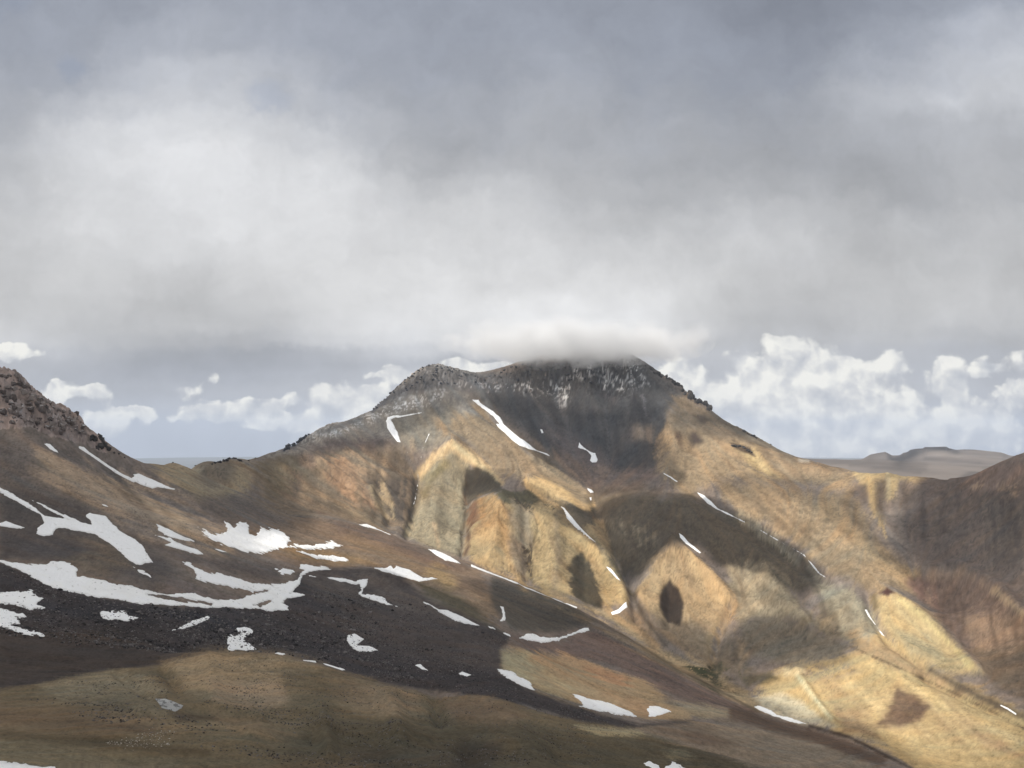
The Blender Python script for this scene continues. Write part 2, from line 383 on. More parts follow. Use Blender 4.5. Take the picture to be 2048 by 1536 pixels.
CTRL = [
 # under and left of the camera, hidden
 *[(u, 1700, 40) for u in (-300, 200, 700, 1200, 1700, 2300)],
 *[(u, 2300, 3) for u in (-600, 1000, 2600)],
 # left column
 (-200,1536,140),(-200,1300,390),(-200,1100,590),(-200,900,840),
 (0,1536,150),(0,1470,200),(0,1420,255),(0,1370,330),(0,1300,400),(0,1200,500),(0,1130,570),(0,1060,650),(0,1000,720),(0,950,790),(0,900,850),(0,868,900),(0,800,945),
 (120,1536,160),(120,1460,210),(120,1370,330),(120,1300,410),(120,1200,510),(120,1130,590),(120,1060,680),(120,1000,760),(120,950,830),(120,910,890),(120,880,940),(120,850,970),
 (250,1536,170),(250,1460,215),(250,1400,280),(250,1345,370),(250,1290,430),(250,1200,530),(250,1130,610),(250,1060,720),(250,1000,840),(250,960,950),
 # near tan hill, crest and what hides behind it
 (330,1326,395),(400,1306,420),(500,1304,430),(573,1311,432),(640,1331,430),(712,1353,424),(773,1369,415),(835,1384,405),(881,1396,398),(911,1391,402),(973,1393,405),(1010,1403,404),(1080,1425,402),(1160,1444,402),(1250,1464,405),(1340,1484,415),(1430,1506,430),(1520,1532,450),(1600,1560,470),
 (400,1322,455),(500,1326,465),(573,1336,468),(640,1356,468),(712,1378,462),(773,1394,455),(835,1410,445),(911,1420,445),(973,1428,450),(1080,1450,455),(1250,1490,470),(1430,1530,510),
 (400,1400,290),(400,1470,215),(400,1536,178),(550,1400,310),(550,1470,240),(550,1536,190),(700,1420,310),(700,1480,245),(700,1536,200),(850,1450,310),(850,1536,210),(1000,1470,300),(1000,1536,225),(1150,1500,310),(1150,1540,260),(1300,1536,330),
 # black scree behind it
 (400,1296,470),(500,1296,505),(600,1312,510),(700,1338,510),(800,1362,505),(880,1378,500),(960,1378,505),
 (400,1250,520),(400,1200,575),(400,1150,640),(400,1100,720),(400,1060,800),(400,1000,960),(400,960,1150),
 (500,1240,560),(500,1200,620),(500,1150,700),(500,1110,790),(500,1070,900),(500,1030,1020),(500,990,1200),(500,950,1420),
 (620,1280,560),(620,1220,650),(620,1170,730),(620,1141,800),
 (690,1137,830),(760,1137,850),(800,1152,845),(840,1168,840),(690,1147,900),(770,1148,910),(840,1176,890),
 (600,1100,900),(600,1060,1080),(600,1035,1200),(680,1115,960),(680,1080,1090),
 (750,1300,590),(750,1230,690),(750,1180,770),(760,1110,1020),(760,1085,1130),
 (880,1320,590),(880,1260,680),(880,1200,790),(900,1165,930),(880,1130,1090),
 # rounded moraine ridge and the gully behind it
 (560,1028,1220),(640,1028,1250),(720,1049,1260),(800,1078,1250),(856,1098,1235),(900,1113,1220),(950,1134,1195),(1000,1154,1175),(1040,1169,1160),(1100,1194,1140),(1153,1216,1120),(1210,1246,1095),(1270,1282,1065),(1350,1336,1030),(1450,1396,1000),(1520,1427,985),(1600,1455,960),
 (640,1034,1340),(720,1056,1380),(800,1087,1390),(900,1122,1370),(1000,1163,1330),(1100,1203,1270),(1210,1254,1230),(1270,1288,1190),(1350,1340,1140),
 # slopes in front of that ridge
 (1000,1390,480),(1000,1350,560),(1000,1310,640),(1000,1270,720),(1000,1225,850),(1000,1190,1020),
 (1120,1415,510),(1120,1370,640),(1120,1325,790),(1120,1285,880),(1120,1240,1000),
 (1250,1444,560),(1250,1415,660),(1250,1375,770),(1250,1338,860),(1250,1305,960),
 (1380,1460,610),(1380,1425,740),(1380,1395,860),(1380,1370,950),
 (1500,1490,640),(1500,1450,780),(1500,1430,890),(1620,1510,700),(1620,1475,840),(1750,1536,690),(1750,1500,810),(1750,1480,900),(1880,1560,720),
 # mountain, left flank
 (440,990,1250),(560,990,1420),(560,950,1560),(640,1000,1480),(640,950,1650),(640,900,1830),(720,1020,1560),(720,960,1740),(720,900,1920),(720,860,2060),
 (800,1070,1500),(800,1040,1600),(800,1000,1690),(800,950,1830),(800,900,1990),(800,850,2150),(800,800,2310),
 # tent shaped spur
 (905,890,2060),(860,925,1970),(840,960,1900),(945,925,1990),(985,960,1930),(880,960,1900),(880,1010,1760),(870,1060,1600),(870,1100,1480),(820,1060,1570),(930,1000,1830),(925,1060,1640),(925,1100,1480),(905,870,2130),(905,830,2260),(905,780,2420),
 (1000,950,1900),(1050,930,2000),(1000,900,2080),(1000,850,2240),(1000,800,2430),
 # ochre bluff
 (985,990,1720),(960,1030,1620),(1040,980,1760),(1100,1005,1740),(1000,1060,1560),(1000,1110,1450),(1000,1140,1390),(1080,1060,1590),(1080,1120,1470),(1080,1170,1340),(1160,1080,1600),(1160,1140,1460),(1160,1195,1320),(1220,1130,1530),(1240,1180,1420),(1250,1215,1310),(1130,1000,1790),(1200,1090,1640),
 # centre right
 (1100,900,2120),(1100,850,2290),(1100,800,2460),(1100,760,2570),(1180,1000,1850),(1180,950,2010),(1250,1230,1290),(1270,1180,1440),(1250,1130,1540),(1250,1080,1630),(1250,1030,1730),(1250,980,1880),(1250,930,2060),(1250,880,2210),(1250,830,2360),(1250,770,2530),(1190,740,2600),
 (1345,1088,1570),(1345,1150,1460),(1345,1210,1360),(1345,1270,1260),(1310,1320,1140),(1400,1340,1150),(1290,1190,1400),(1430,1190,1430),(1460,1210,1410),(1400,1130,1520),(1400,1060,1640),(1400,1000,1790),(1400,940,1990),(1400,880,2200),(1400,830,2430),
 (1430,1280,1270),(1440,1340,1160),(1500,1390,1080),(1500,1330,1190),(1500,1270,1290),(1500,1200,1420),(1500,1130,1550),(1500,1050,1700),(1500,1000,1840),(1500,950,2000),(1500,900,2200),
 (1620,1400,1060),(1620,1330,1170),(1620,1270,1280),(1620,1200,1400),(1620,1140,1520),(1620,1080,1640),(1620,1020,1790),(1620,960,2040),
 # right
 (1560,1440,980),(1700,1450,960),(1750,1415,1020),(1750,1340,1130),(1750,1270,1240),(1750,1200,1370),(1750,1150,1470),(1750,1100,1580),(1750,1050,1710),(1750,1000,1870),
 (1775,1182,1440),(1830,1215,1390),(1880,1262,1330),(1930,1315,1260),(1860,1300,1230),(1800,1260,1290),(1900,1225,1440),(1860,1170,1510),
 (1850,1500,900),(1850,1420,1010),(1850,1360,1120),(1880,1100,1610),(1880,1040,1740),(1880,990,1860),
 (2000,1560,830),(2000,1480,930),(2000,1410,1050),(2000,1370,1120),(2000,1300,1240),(2000,1230,1350),(2000,1160,1470),(2000,1090,1580),(2000,1000,1720),(2048,950,1790),
 (2200,1500,950),(2200,1350,1130),(2200,1200,1350),(2200,1050,1600),
]
pts = list(CTRL) + SKYLINE
th, te, lr = [], [], []
for (u, v, r) in pts:
    a, e = pix_to_te(u, v); th.append(float(a)); te.append(float(e)); lr.append(math.log(r))
for (u, v, r) in SKYLINE[::2]:      # far side of the crest
    a, e = pix_to_te(u, v)
    for rr, dzz in ((1.16, 0.42), (1.6, 0.36)):
        r2 = r * rr; z2 = e * r - (r2 - r) * dzz
        if u < 230: z2 = e * r - (r2 - r) * (dzz + .15)
        th.append(float(a)); lr.append(math.log(r2)); te.append(float(z2 / r2))
th = np.array(th); lr = np.array(lr); te = np.array(te)

def tps_fit(x, y, f, lam):
    n = len(x)
    d2 = (x[:, None] - x[None]) ** 2 + (y[:, None] - y[None]) ** 2
    K = 0.5 * d2 * np.log(d2 + 1e-12) + lam * np.eye(n)
    Pm = np.stack([np.ones(n), x, y], 1)
    M = np.block([[K, Pm], [Pm.T, np.zeros((3, 3))]])
    return np.linalg.solve(M, np.concatenate([f, np.zeros(3)]))

def tps_eval(w, cx, cy_, X, Y):
    out = np.empty(X.size, np.float64)
    Xf, Yf = X.ravel(), Y.ravel()
    for s in range(0, X.size, 60000):
        d2 = (Xf[s:s + 60000, None] - cx) ** 2 + (Yf[s:s + 60000, None] - cy_) ** 2
        out[s:s + 60000] = (0.5 * d2 * np.log(d2 + 1e-12)) @ w[:-3] + w[-3] + w[-2] * Xf[s:s + 60000] + w[-1] * Yf[s:s + 60000]
    return out.reshape(X.shape)

W_ = tps_fit(th, lr, te, 2e-4)

def upsample(a, k):
    """Catmull-Rom upsampling of a regular grid, factor k (grid points kept)"""
    for ax in (0, 1):
        a = np.moveaxis(a, ax, 0)
        n = a.shape[0]
        t = np.arange((n - 1) * k + 1) / k
        i = np.minimum(t.astype(int), n - 2); f = (t - i)[:, None]
        p0 = a[np.maximum(i - 1, 0)]; p1 = a[i]; p2 = a[i + 1]; p3 = a[np.minimum(i + 2, n - 1)]
        a = 0.5 * (2 * p1 + (p2 - p0) * f + (2 * p0 - 5 * p1 + 4 * p2 - p3) * f * f + (3 * p1 - p0 - 3 * p2 + p3) * f ** 3)
        a = np.moveaxis(a, 0, ax)
    return a

K = 4
nc = int(256 * FULL); nr = int(246 * FULL)
tc = np.linspace(-0.70, 0.70, nc + 1)
t_ = np.linspace(0, 1, nr + 1)
lmin, lmid, lmax = math.log(2.5), math.log(125.0), math.log(3600.0)
lc = np.where(t_ < 0.04, lmin + (lmid - lmin) * t_ / 0.04, lmid + (lmax - lmid) * (t_ - 0.04) / 0.96)
Lg, Tg = np.meshgrid(lc, tc, indexing='ij')
E = upsample(tps_eval(W_, th, lr, Tg, Lg), K)
T1 = np.interp(np.arange(nc * K + 1) / K, np.arange(nc + 1), tc)
L1 = np.interp(np.arange(nr * K + 1) / K, np.arange(nr + 1), lc)
LL, TT = np.meshgrid(L1, T1, indexing='ij')
RR = np.exp(LL)
Z = (E * RR).astype(np.float64)
X = RR * np.sin(TT); Y = RR * np.cos(TT)
NRW, NCL = Z.shape
dth = T1[1] - T1[0]
dlr = np.gradient(L1)[:, None]

def visible(Zv, tol=1.5):
    e = Zv / RR
    run = np.maximum.accumulate(np.vstack([np.full((1, NCL), -9.0), e[:-1]]), axis=0)
    return (e - run) * F > -tol
U0, V0 = world_to_pix(X, Y, Z)

print('T tps', round(time.time() - _T0, 1))
# ---- ridges (+) and gullies (-) drawn as strokes over the photo's relief: (points, width px, height m)
def seg_dist(u, v, P_):
    d = np.full(u.shape, 1e9, np.float32)
    for (x0, y0), (x1, y1) in zip(P_[:-1], P_[1:]):
        ex, ey = x1 - x0, y1 - y0
        t = np.clip(((u - x0) * ex + (v - y0) * ey) / (ex * ex + ey * ey + 1e-9), 0, 1)
        d = np.minimum(d, np.hypot(u - x0 - t * ex, v - y0 - t * ey))
    return d
RELIEF = [
 ([(905,895),(880,960),(870,1060)], 26, 9), ([(905,895),(945,925),(990,965)], 12, 6), ([(838,950),(830,1010),(815,1070)], 9, -8),
 ([(935,965),(932,1040),(925,1105)], 8, -7), ([(1000,1000),(985,1110)], 14, 6), ([(1050,1000),(1055,1160)], 10, -6), ([(1110,1020),(1110,1150)], 18, 6),
 ([(1165,1100),(1170,1190)], 14, -5), ([(1140,1020),(1200,1100),(1252,1190)], 16, 9), ([(1190,1010),(1225,1080),(1262,1180),(1275,1230)], 12, -9),
 ([(1345,1090),(1300,1140),(1280,1190)], 12, 6), ([(1345,1090),(1420,1150),(1460,1200)], 12, 7), ([(1340,1165),(1340,1240)], 14, -9),
 ([(1462,1210),(1440,1260),(1425,1330)], 9, -8), ([(1520,1120),(1560,1200),(1620,1260)], 20, 7), ([(1400,990),(1500,1060),(1650,1160)], 12, -7),
 ([(1735,1190),(1745,1230),(1775,1280),(1850,1330)], 9, -9), ([(1775,1182),(1850,1240),(1960,1345)], 12, 8), ([(1850,1350),(1950,1400),(2048,1440)], 10, -8),
 ([(1740,960),(1750,1010),(1775,1060)], 9, 3.1), ([(1775,950),(1778,1000)], 8, 2.8), ([(1762,970),(1765,1020)], 8, -3.1), ([(1810,965),(1815,1010)], 14, -2.8), ([(1830,965),(1850,1000)], 8, 2.1),
 ([(1850,1150),(1920,1145),(2000,1190),(2048,1240)], 16, 9), ([(1590,1345),(1640,1420),(1665,1450)], 8, 6), ([(1625,1455),(1740,1490),(1830,1530)], 8, -5),
 ([(640,930),(700,960),(740,1030)], 12, 5), ([(760,970),(780,1040)], 16, -7), ([(740,975),(765,1040)], 8, 5), ([(1060,960),(1180,1012)], 10, 5), ([(1020,985),(1110,1000)], 8, -4),
 ([(1100,760),(1130,830),(1160,900)], 20, -8), ([(1200,720),(1215,800),(1225,900)], 14, -7), ([(1170,740),(1180,800)], 12, 6), ([(1255,730),(1270,820),(1290,900)], 14, 7), ([(1050,770),(1065,820)], 12, 6),
 ([(1330,820),(1350,900),(1330,950)], 22, 8), ([(1385,870),(1390,890)], 14, -6), ([(1480,890),(1520,930)], 10, -5), ([(945,800),(1000,850),(1100,915)], 8, -6),
 ([(280,1430),(420,1420),(520,1440)], 10, 2.2), ([(500,1470),(700,1460),(850,1480)], 12, 1.6), ([(640,1420),(660,1500)], 16, 2.2), ([(780,1400),(800,1480)], 22, 2.6), ([(870,1385),(880,1440)], 14, -3),
 ([(1000,1430),(1060,1490)], 24, 2.4), ([(930,1490),(950,1536)], 18, -2.5), ([(330,1340),(360,1380)], 12, -2.0), ([(240,1350),(300,1390)], 10, -1.6), ([(420,1320),(430,1390)], 24, 1.6), ([(1120,1500),(1180,1530)], 16, -2.5),
]
Z2 = Z.copy()
vis0 = visible(Z)
for P_, w, h in RELIEF:
    xs = [p[0] for p in P_]; ys = [p[1] for p in P_]
    m = (U0 > min(xs) - 3 * w) & (U0 < max(xs) + 3 * w) & (V0 > min(ys) - 3 * w) & (V0 < max(ys) + 3 * w) & vis0
    ii = np.nonzero(m)
    d = seg_dist(U0[ii], V0[ii], P_)
    Z2[ii] += h * (1.7 if max(ys) < 1300 else 1.2) * np.exp(-(d / w) ** 2)
Z = blur(Z2, 2, 1).astype(np.float64) if FULL >= 1 else Z2

print('T relief', round(time.time() - _T0, 1))
# ---- downslope flow, used for streaks and gullies
Zs = blur(Z, 6, 2)
gz_r = np.gradient(Zs, axis=0) / dlr
gz_t = np.gradient(Zs, axis=1) / dth
fi = -gz_r / dlr; fj = -gz_t / dth            # index space direction (not normalised)
nn = np.hypot(fi, fj) + 1e-9
fi = (fi / nn).astype(np.float32); fj = (fj / nn).astype(np.float32)
rng = np.random.default_rng(7)
def lic(src, steps, h=1.0):
    acc = src.copy(); wsum = 1.0
    II, JJ = np.meshgrid(np.arange(NRW, dtype=np.float32), np.arange(NCL, dtype=np.float32), indexing='ij')
    for sgn in (1, -1):
        i = II.copy(); j = JJ.copy()
        for s in range(steps):
            a = np.clip(np.rint(i), 0, NRW - 1).astype(np.int32); b = np.clip(np.rint(j), 0, NCL - 1).astype(np.int32)
            i += sgn * h * fi[a, b]; j += sgn * h * fj[a, b]
            acc += src[np.clip(np.rint(i), 0, NRW - 1).astype(np.int32), np.clip(np.rint(j), 0, NCL - 1).astype(np.int32)]
            wsum += 1
    acc /= wsum
    acc -= acc.mean()
    return acc / (acc.std() + 1e-9)
white = rng.standard_normal((NRW, NCL)).astype(np.float32)
st_f = lic(white, 14)                                   # fine streaks
st_m = lic(blur(rng.standard_normal((NRW, NCL)), 2, 1), 16, 1.6)
st_c = lic(blur(rng.standard_normal((NRW, NCL)), 6, 2), 14, 3.0)
print('T lic', round(time.time() - _T0, 1))
# ---- roughness of the ground in metres, scaled to distance
PA = TT * 788.0; PB = LL * 788.0 * 0.45                 # about one unit per render pixel
sc = RR / 1577.0 * 2.0                                  # metres per render pixel
n_big = fbm(X / 210, Y / 210, 5, 3)
n_mid = fbm(X / 45, Y / 45, 4, 9)
n_sm = fbm(X / 9, Y / 9, 4, 21)
far_ = sstep(RR, 900, 1700)
STW = 0.25 + 0.75 * sstep(fbm(X / 260, Y / 260, 2, 55), -0.1, 0.5)     # streaks come and go
Z += far_ * (6.0 * n_big + 1.8 * n_mid + STW * (0.9 * st_c + 0.30 * st_m)) + (1 - far_) * (1.6 * n_big * sstep(RR, 100, 500) + 0.8 * n_mid + 0.45 * n_sm + 0.9 * np.abs(fbm(X / 24, Y / 24, 3, 101)) + 0.10 * st_m + 0.12 * st_c)
gm = 0.35 + 0.65 * sstep(fbm(X / 330, Y / 330, 2, 58), -0.25, 0.3)
Z -= far_ * gm * (4.6 * np.exp(-(st_c / 0.26) ** 2) + 0.5 * np.exp(-(st_m / 0.25) ** 2) - 0.8)
Z += 0.20 * sc * (st_f * 0.25 + n_sm + 0.3 * white) * sstep(RR, 120, 300)

def mask_poly(u, v, P_):
    """signed distance in px, positive inside"""
    ins = np.zeros(u.shape, bool)
    n = len(P_)
    for k_ in range(n):
        x0, y0 = P_[k_]; x1, y1 = P_[(k_ + 1) % n]
        if y0 == y1: continue
        cnd = ((v >= min(y0, y1)) & (v < max(y0, y1))) & (u < x0 + (v - y0) * (x1 - x0) / (y1 - y0))
        ins ^= cnd
    d = seg_dist(u, v, list(P_) + [P_[0]])
    return np.where(ins, d, -d)

print('T noise', round(time.time() - _T0, 1))
# ---- rock faces: blocky relief where the photo shows bare crags
def cellular(x, y, seed):
    """distance based blocky noise: returns value of the nearest cell and F2-F1"""
    ix = np.floor(x).astype(np.int32); iy = np.floor(y).astype(np.int32)
    f1 = np.full(x.shape, 9.0, np.float32); f2 = f1.copy(); val = np.zeros(x.shape, np.float32)
    for ox in (-1, 0, 1):
        for oy in (-1, 0, 1):
            px = ix + ox + _hash(ix + ox, iy + oy, seed); py = iy + oy + _hash(ix + ox, iy + oy, seed + 5)
            d = np.hypot(px - x, py - y).astype(np.float32)
            cl = d < f1
            f2 = np.where(cl, f1, np.minimum(f2, d))
            val = np.where(cl, _hash(ix + ox, iy + oy, seed + 9), val)
            f1 = np.where(cl, d, f1)
    return val, f2 - f1
CRAGS = [  # (polygon, amplitude m, block size m)
 ([(-200,700),(0,730),(40,735),(90,785),(120,800),(160,820),(178,860),(172,892),(140,880),(100,870),(60,850),(20,855),(-40,850),(-200,860)], 6.5, 9.0),
 ([(176,862),(205,868),(214,890),(224,902),(200,902),(178,892)], 4.0, 6.0),
 ([(565,885),(600,868),(660,842),(690,834),(660,860),(620,885),(590,898),(568,902)], 4.0, 10.0),
 ([(740,815),(790,770),(850,725),(890,727),(960,750),(1000,742),(1030,725),(1100,712),(1200,695),(1280,715),(1300,760),(1270,800),(1190,790),(1130,790),(1050,790),(960,775),(880,765),(820,780),(770,806)], 9.0, 14.0),
 ([(1290,725),(1345,752),(1372,785),(1425,815),(1425,828),(1390,808),(1350,785),(1310,765)], 6.0, 9.0),
]
vis1 = visible(Z, 3.0)
U1, V1 = world_to_pix(X, Y, Z)
CRAGM = np.zeros(Z.shape, np.float32)
for P_, amp, bs in CRAGS:
    xs = [p[0] for p in P_]; ys = [p[1] for p in P_]
    m = (U1 > min(xs) - 30) & (U1 < max(xs) + 30) & (V1 > min(ys) - 25) & (V1 < max(ys) + 25) & (RR > 800)
    ii = np.nonzero(m)
    sd_ = mask_poly(U1[ii], V1[ii], P_) + 6 * n_sm[ii]
    k_ = sstep(sd_, -8, 10)
    xx, yy, zz = X[ii], Y[ii], Z[ii]
    v1, g1 = cellular(xx / bs, (yy * 0.6 + zz * 0.9) / bs, 3)
    v2, g2 = cellular(xx / bs * 2.3 + 7, (yy * 0.6 + zz * 0.9) / bs * 2.3, 8)
    h = (v1 - 0.5) * 1.0 + (v2 - 0.5) * 0.55 - 0.5 * (1 - sstep(g1, 0.0, 0.25)) - 0.25 * (1 - sstep(g2, 0, .3)) + 0.5 * ridged(xx / (bs * 3), yy / (bs * 3), 3, 5)
    Z[ii] += amp * k_ * h * 0.8
    CRAGM[ii] = np.maximum(CRAGM[ii], k_)
vis = visible(Z, 2.0)
U, V = world_to_pix(X, Y, Z)
U = U.astype(np.float32); V = V.astype(np.float32)

print('T crag', round(time.time() - _T0, 1))
# ------------------------------------------------------------------ ground colours (albedo)
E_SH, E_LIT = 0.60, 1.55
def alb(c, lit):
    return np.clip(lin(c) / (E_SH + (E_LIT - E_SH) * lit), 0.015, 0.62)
ALB = np.empty(Z.shape + (3,), np.float32)
ALB[:] = alb((98, 86, 76), 0)
WARP = (7.0 * fbm(PA / 18, PB / 18, 6, 40, .68) + 1.2 * st_f + 1.6 * st_m + 1.2 * white * 0.8).astype(np.float32)     # px
def paint(P_, c, lit, soft=10, op=1.0, warp=1.0, streak=0.0, closed=True, width=0.0, speck=None):
    soft = max(2.0, soft * 0.95)
    xs = [p[0] for p in P_]; ys = [p[1] for p in P_]
    pad = soft + 20 * warp + width + 12 + 14 * streak
    m = (U > min(xs) - pad) & (U < max(xs) + pad) & (V > min(ys) - pad) & (V < max(ys) + pad) & vis
    ii = np.nonzero(m)
    if not len(ii[0]): return
    u, v = U[ii], V[ii]
    sd_ = mask_poly(u, v, P_) if closed else width * 0.5 - seg_dist(u, v, P_)
    sd_ = sd_ + warp * WARP[ii] + streak * 6.0 * (st_m[ii] * 0.7 + st_c[ii] * 0.6)
    k_ = op * sstep(sd_, -soft, soft)
    if speck is not None:
        n = 0.45 * white[ii] + 1.2 * n_sm[ii] + 1.1 * fbm(X[ii] / 16, Z[ii] / 3.2, 3, 27)
        k_ = k_ * sstep(n, speck - 0.35, speck + 0.35)
    ALB[ii] += (alb(c, lit) - ALB[ii]) * k_[:, None]
def stroke(P_, width, c, lit, **kw):
    paint(P_, c, lit, closed=False, width=width, **kw)

# -- left slope and its bands
paint([(-50,880),(200,890),(330,925),(500,915),(560,985),(420,1060),(300,1040),(0,960)], (92,82,75), 0, 20)
stroke([(90,930),(200,985),(320,1040),(440,1085)], 46, (136,116,92), 0, soft=26, streak=1.2, op=.85)
stroke([(200,960),(300,1010),(380,1050)], 14, (150,128,98), 0, soft=12, streak=1.5, op=.7)
paint([(310,925),(480,920),(520,930),(500,985),(400,1000),(330,960)], (112,100,78), 0, 14, streak=.8)
paint([(400,925),(470,918),(470,960),(420,975),(395,950)], (84,76,66), 0, 12, streak=1, op=.8)
paint([(0,960),(140,1000),(260,1060),(330,1110),(360,1150),(300,1180),(120,1120),(0,1090)], (76,69,65), 0, 22)
paint([(80,1085),(220,1080),(260,1130),(200,1160),(100,1120)], (94,80,64), 0, 20, op=.7)
paint([(300,1090),(420,1115),(560,1130),(560,1165),(480,1150),(370,1120)], (84,75,70), 0, 12)
paint([(330,1150),(480,1195),(560,1190),(450,1200),(330,1190)], (88,78,73), 0, 10)
paint([(380,1000),(560,985),(650,1000),(640,1040),(500,1045),(430,1040)], (86,77,70), 0, 16, op=.85)
# -- mountain left flank
paint([(500,930),(570,905),(680,875),(800,860),(830,960),(800,1070),(700,1050),(600,1040),(520,1000)], (150,130,104), 1, 20, streak=1)
paint([(520,920),(600,905),(630,940),(600,1010),(540,1000)], (118,104,78), .8, 20, streak=1, op=.8)
stroke([(612,905),(600,960),(585,1000)], 16, (96,84,74), .6, soft=12, streak=1)
stroke([(620,890),(622,930)], 10, (175,150,128), 1, soft=8, streak=.6, op=.8)
paint([(600,880),(700,865),(800,850),(800,890),(700,900),(640,905)], (112,98,92), .6, 14, streak=.8)
paint([(655,925),(690,905),(720,940),(740,1000),(760,1030),(720,1030),(680,990),(660,960)], (186,146,106), 1, 14, streak=1.2)
stroke([(692,905),(720,920),(760,940)], 16, (190,160,122), 1, soft=10, streak=.8, op=.8)
paint([(735,965),(775,955),(830,955),(832,1000),(818,1045),(785,1045),(765,1000)], (92,82,72), .75, 8, warp=.6)
stroke([(745,975),(770,1030)], 12, (184,160,118), 1, soft=6, streak=.6)
stroke([(765,965),(788,1030)], 9, (178,154,112), 1, soft=5, streak=.5)
paint([(715,985),(745,1030),(760,1050),(735,1050),(715,1020)], (96,84,70), .7, 8, streak=.5)
stroke([(650,1005),(720,1030),(760,1060)], 22, (166,142,106), 1, soft=14, op=.8)
paint([(560,985),(650,1000),(700,1030),(600,1035),(540,1020)], (140,120,96), .8, 12, op=.7)
# -- upper left, grey scree and thin new snow
paint([(537,912),(600,868),(690,835),(760,800),(862,722),(1000,745),(1020,800),(960,850),(900,870),(820,880),(740,870),(650,885),(570,905)], (100,95,88), 0, 12, streak=.8)
paint([(780,840),(900,810),(950,830),(930,880),(850,900),(800,890)], (104,97,84), .15, 18, streak=1)
paint([(575,893),(620,862),(690,836),(760,800),(830,745),(870,724),(905,740),(890,775),(850,790),(800,815),(740,838),(680,858),(620,885)], (140,140,140), 0, 10, op=.36, speck=.3)
paint([(640,870),(740,832),(820,800),(890,775),(880,800),(800,820),(740,838),(660,875)], (172,172,171), 0, 8, op=.5, speck=.25)
paint([(565,900),(580,878),(610,870),(590,895)], (70,68,72), 0, 5)
stroke([(640,868),(680,852),(720,838)], 6, (84,82,80), 0, soft=5)
stroke([(745,818),(790,788),(830,770)], 5, (74,74,76), 0, soft=4)
# -- summit
paint([(925,742),(1000,742),(1100,715),(1250,695),(1290,722),(1375,785),(1345,830),(1335,900),(1300,960),(1180,990),(1110,925),(1040,860),(960,800)], (60,58,57), 0, 14, streak=.7)
paint([(750,812),(860,724),(960,752),(1000,745),(1030,770),(940,785),(880,775),(820,790)], (66,64,64), 0, 8, op=.8)
paint([(970,770),(1140,760),(1140,790),(1060,790),(980,780)], (165,167,172), 0, 8, op=.22, speck=.65, streak=.3)
paint([(1090,760),(1140,760),(1140,800),(1115,810),(1100,780)], (185,187,190), 0, 6, op=.4, speck=.55, streak=.4)
for q in ([(1178,735),(1182,760)], [(1203,725),(1212,760),(1205,790)], [(1225,745),(1245,770),(1240,780)], [(1250,720),(1275,745),(1290,760)], [(1130,790),(1128,812)], [(1150,740),(1165,755)]):
    stroke(q, 4, (176,178,184), 0, soft=4, op=.6, warp=.7, streak=.5, speck=-.2)
paint([(1190,740),(1280,725),(1300,770),(1240,785),(1200,775)], (170,172,178), 0, 8, op=.3, speck=.6)
paint([(880,765),(1000,765),(1060,770),(1060,778),(960,780)], (150,150,153), 0, 5, op=.25, speck=.6)
stroke([(1285,790),(1292,830)], 4, (96,92,94), 0, soft=4, op=.7)
stroke([(1205,790),(1230,800)], 12, (92,82,80), 0, soft=8, op=.5)
# -- centre slopes
paint([(880,850),(960,815),(1010,850),(1100,920),(1190,1000),(1180,1015),(1100,985),(1000,950),(940,900)], (158,136,104), .9, 12, streak=1)
paint([(960,800),(1010,830),(1110,920),(1150,960),(1110,940),(1040,880)], (110,97,82), .5, 10, streak=.8)
stroke([(1090,920),(1130,960),(1170,1000)], 22, (98,88,72), .55, soft=12)
paint([(1050,960),(1110,960),(1180,1000),(1185,1015),(1120,1010),(1070,985)], (205,172,112), 1, 8, streak=.7)
paint([(1170,960),(1260,960),(1400,990),(1440,1010),(1340,1000),(1260,1000),(1190,1010)], (152,128,104), .9, 14)
stroke([(1180,955),(1300,950),(1370,975)], 26, (150,124,108), .8, soft=16, op=.7)
paint([(1090,850),(1200,900),(1250,960),(1180,960),(1130,930)], (88,78,74), .1, 20)
paint([(1265,850),(1300,855),(1300,880),(1270,880)], (128,112,94), .4, 14, op=.7)
# -- right hand ridge
paint([(1330,815),(1372,785),(1420,815),(1600,918),(1720,945),(1700,985),(1640,980),(1560,960),(1440,960),(1370,1000),(1320,960),(1330,880)], (172,146,108), 1, 14, streak=1)
paint([(1330,800),(1390,800),(1460,845),(1520,880),(1440,880),(1380,870),(1340,860)], (124,108,86), .8, 14, streak=.7)
paint([(1470,895),(1510,900),(1540,940),(1560,955),(1500,930)], (206,178,118), 1, 8, streak=.6)
paint([(1462,886),(1500,895),(1510,912),(1480,902)], (84,66,50), 1, 3, warp=.4)
paint([(1388,832),(1408,828),(1425,842),(1400,850)], (84,72,58), .8, 6, warp=.6)
paint([(1375,868),(1392,862),(1410,885),(1385,892)], (92,76,66), .9, 7, warp=.6)
stroke([(1355,870),(1365,900)], 7, (100,78,62), .9, soft=6)
stroke([(1420,825),(1500,880),(1590,922)], 12, (110,98,80), .8, soft=8, op=.7)
paint([(1590,915),(1640,922),(1700,945),(1640,960),(1590,940)], (170,142,104), 1, 8, op=.8)
stroke([(1600,920),(1616,922)], 6, (220,205,180), 1, soft=4, warp=.3)
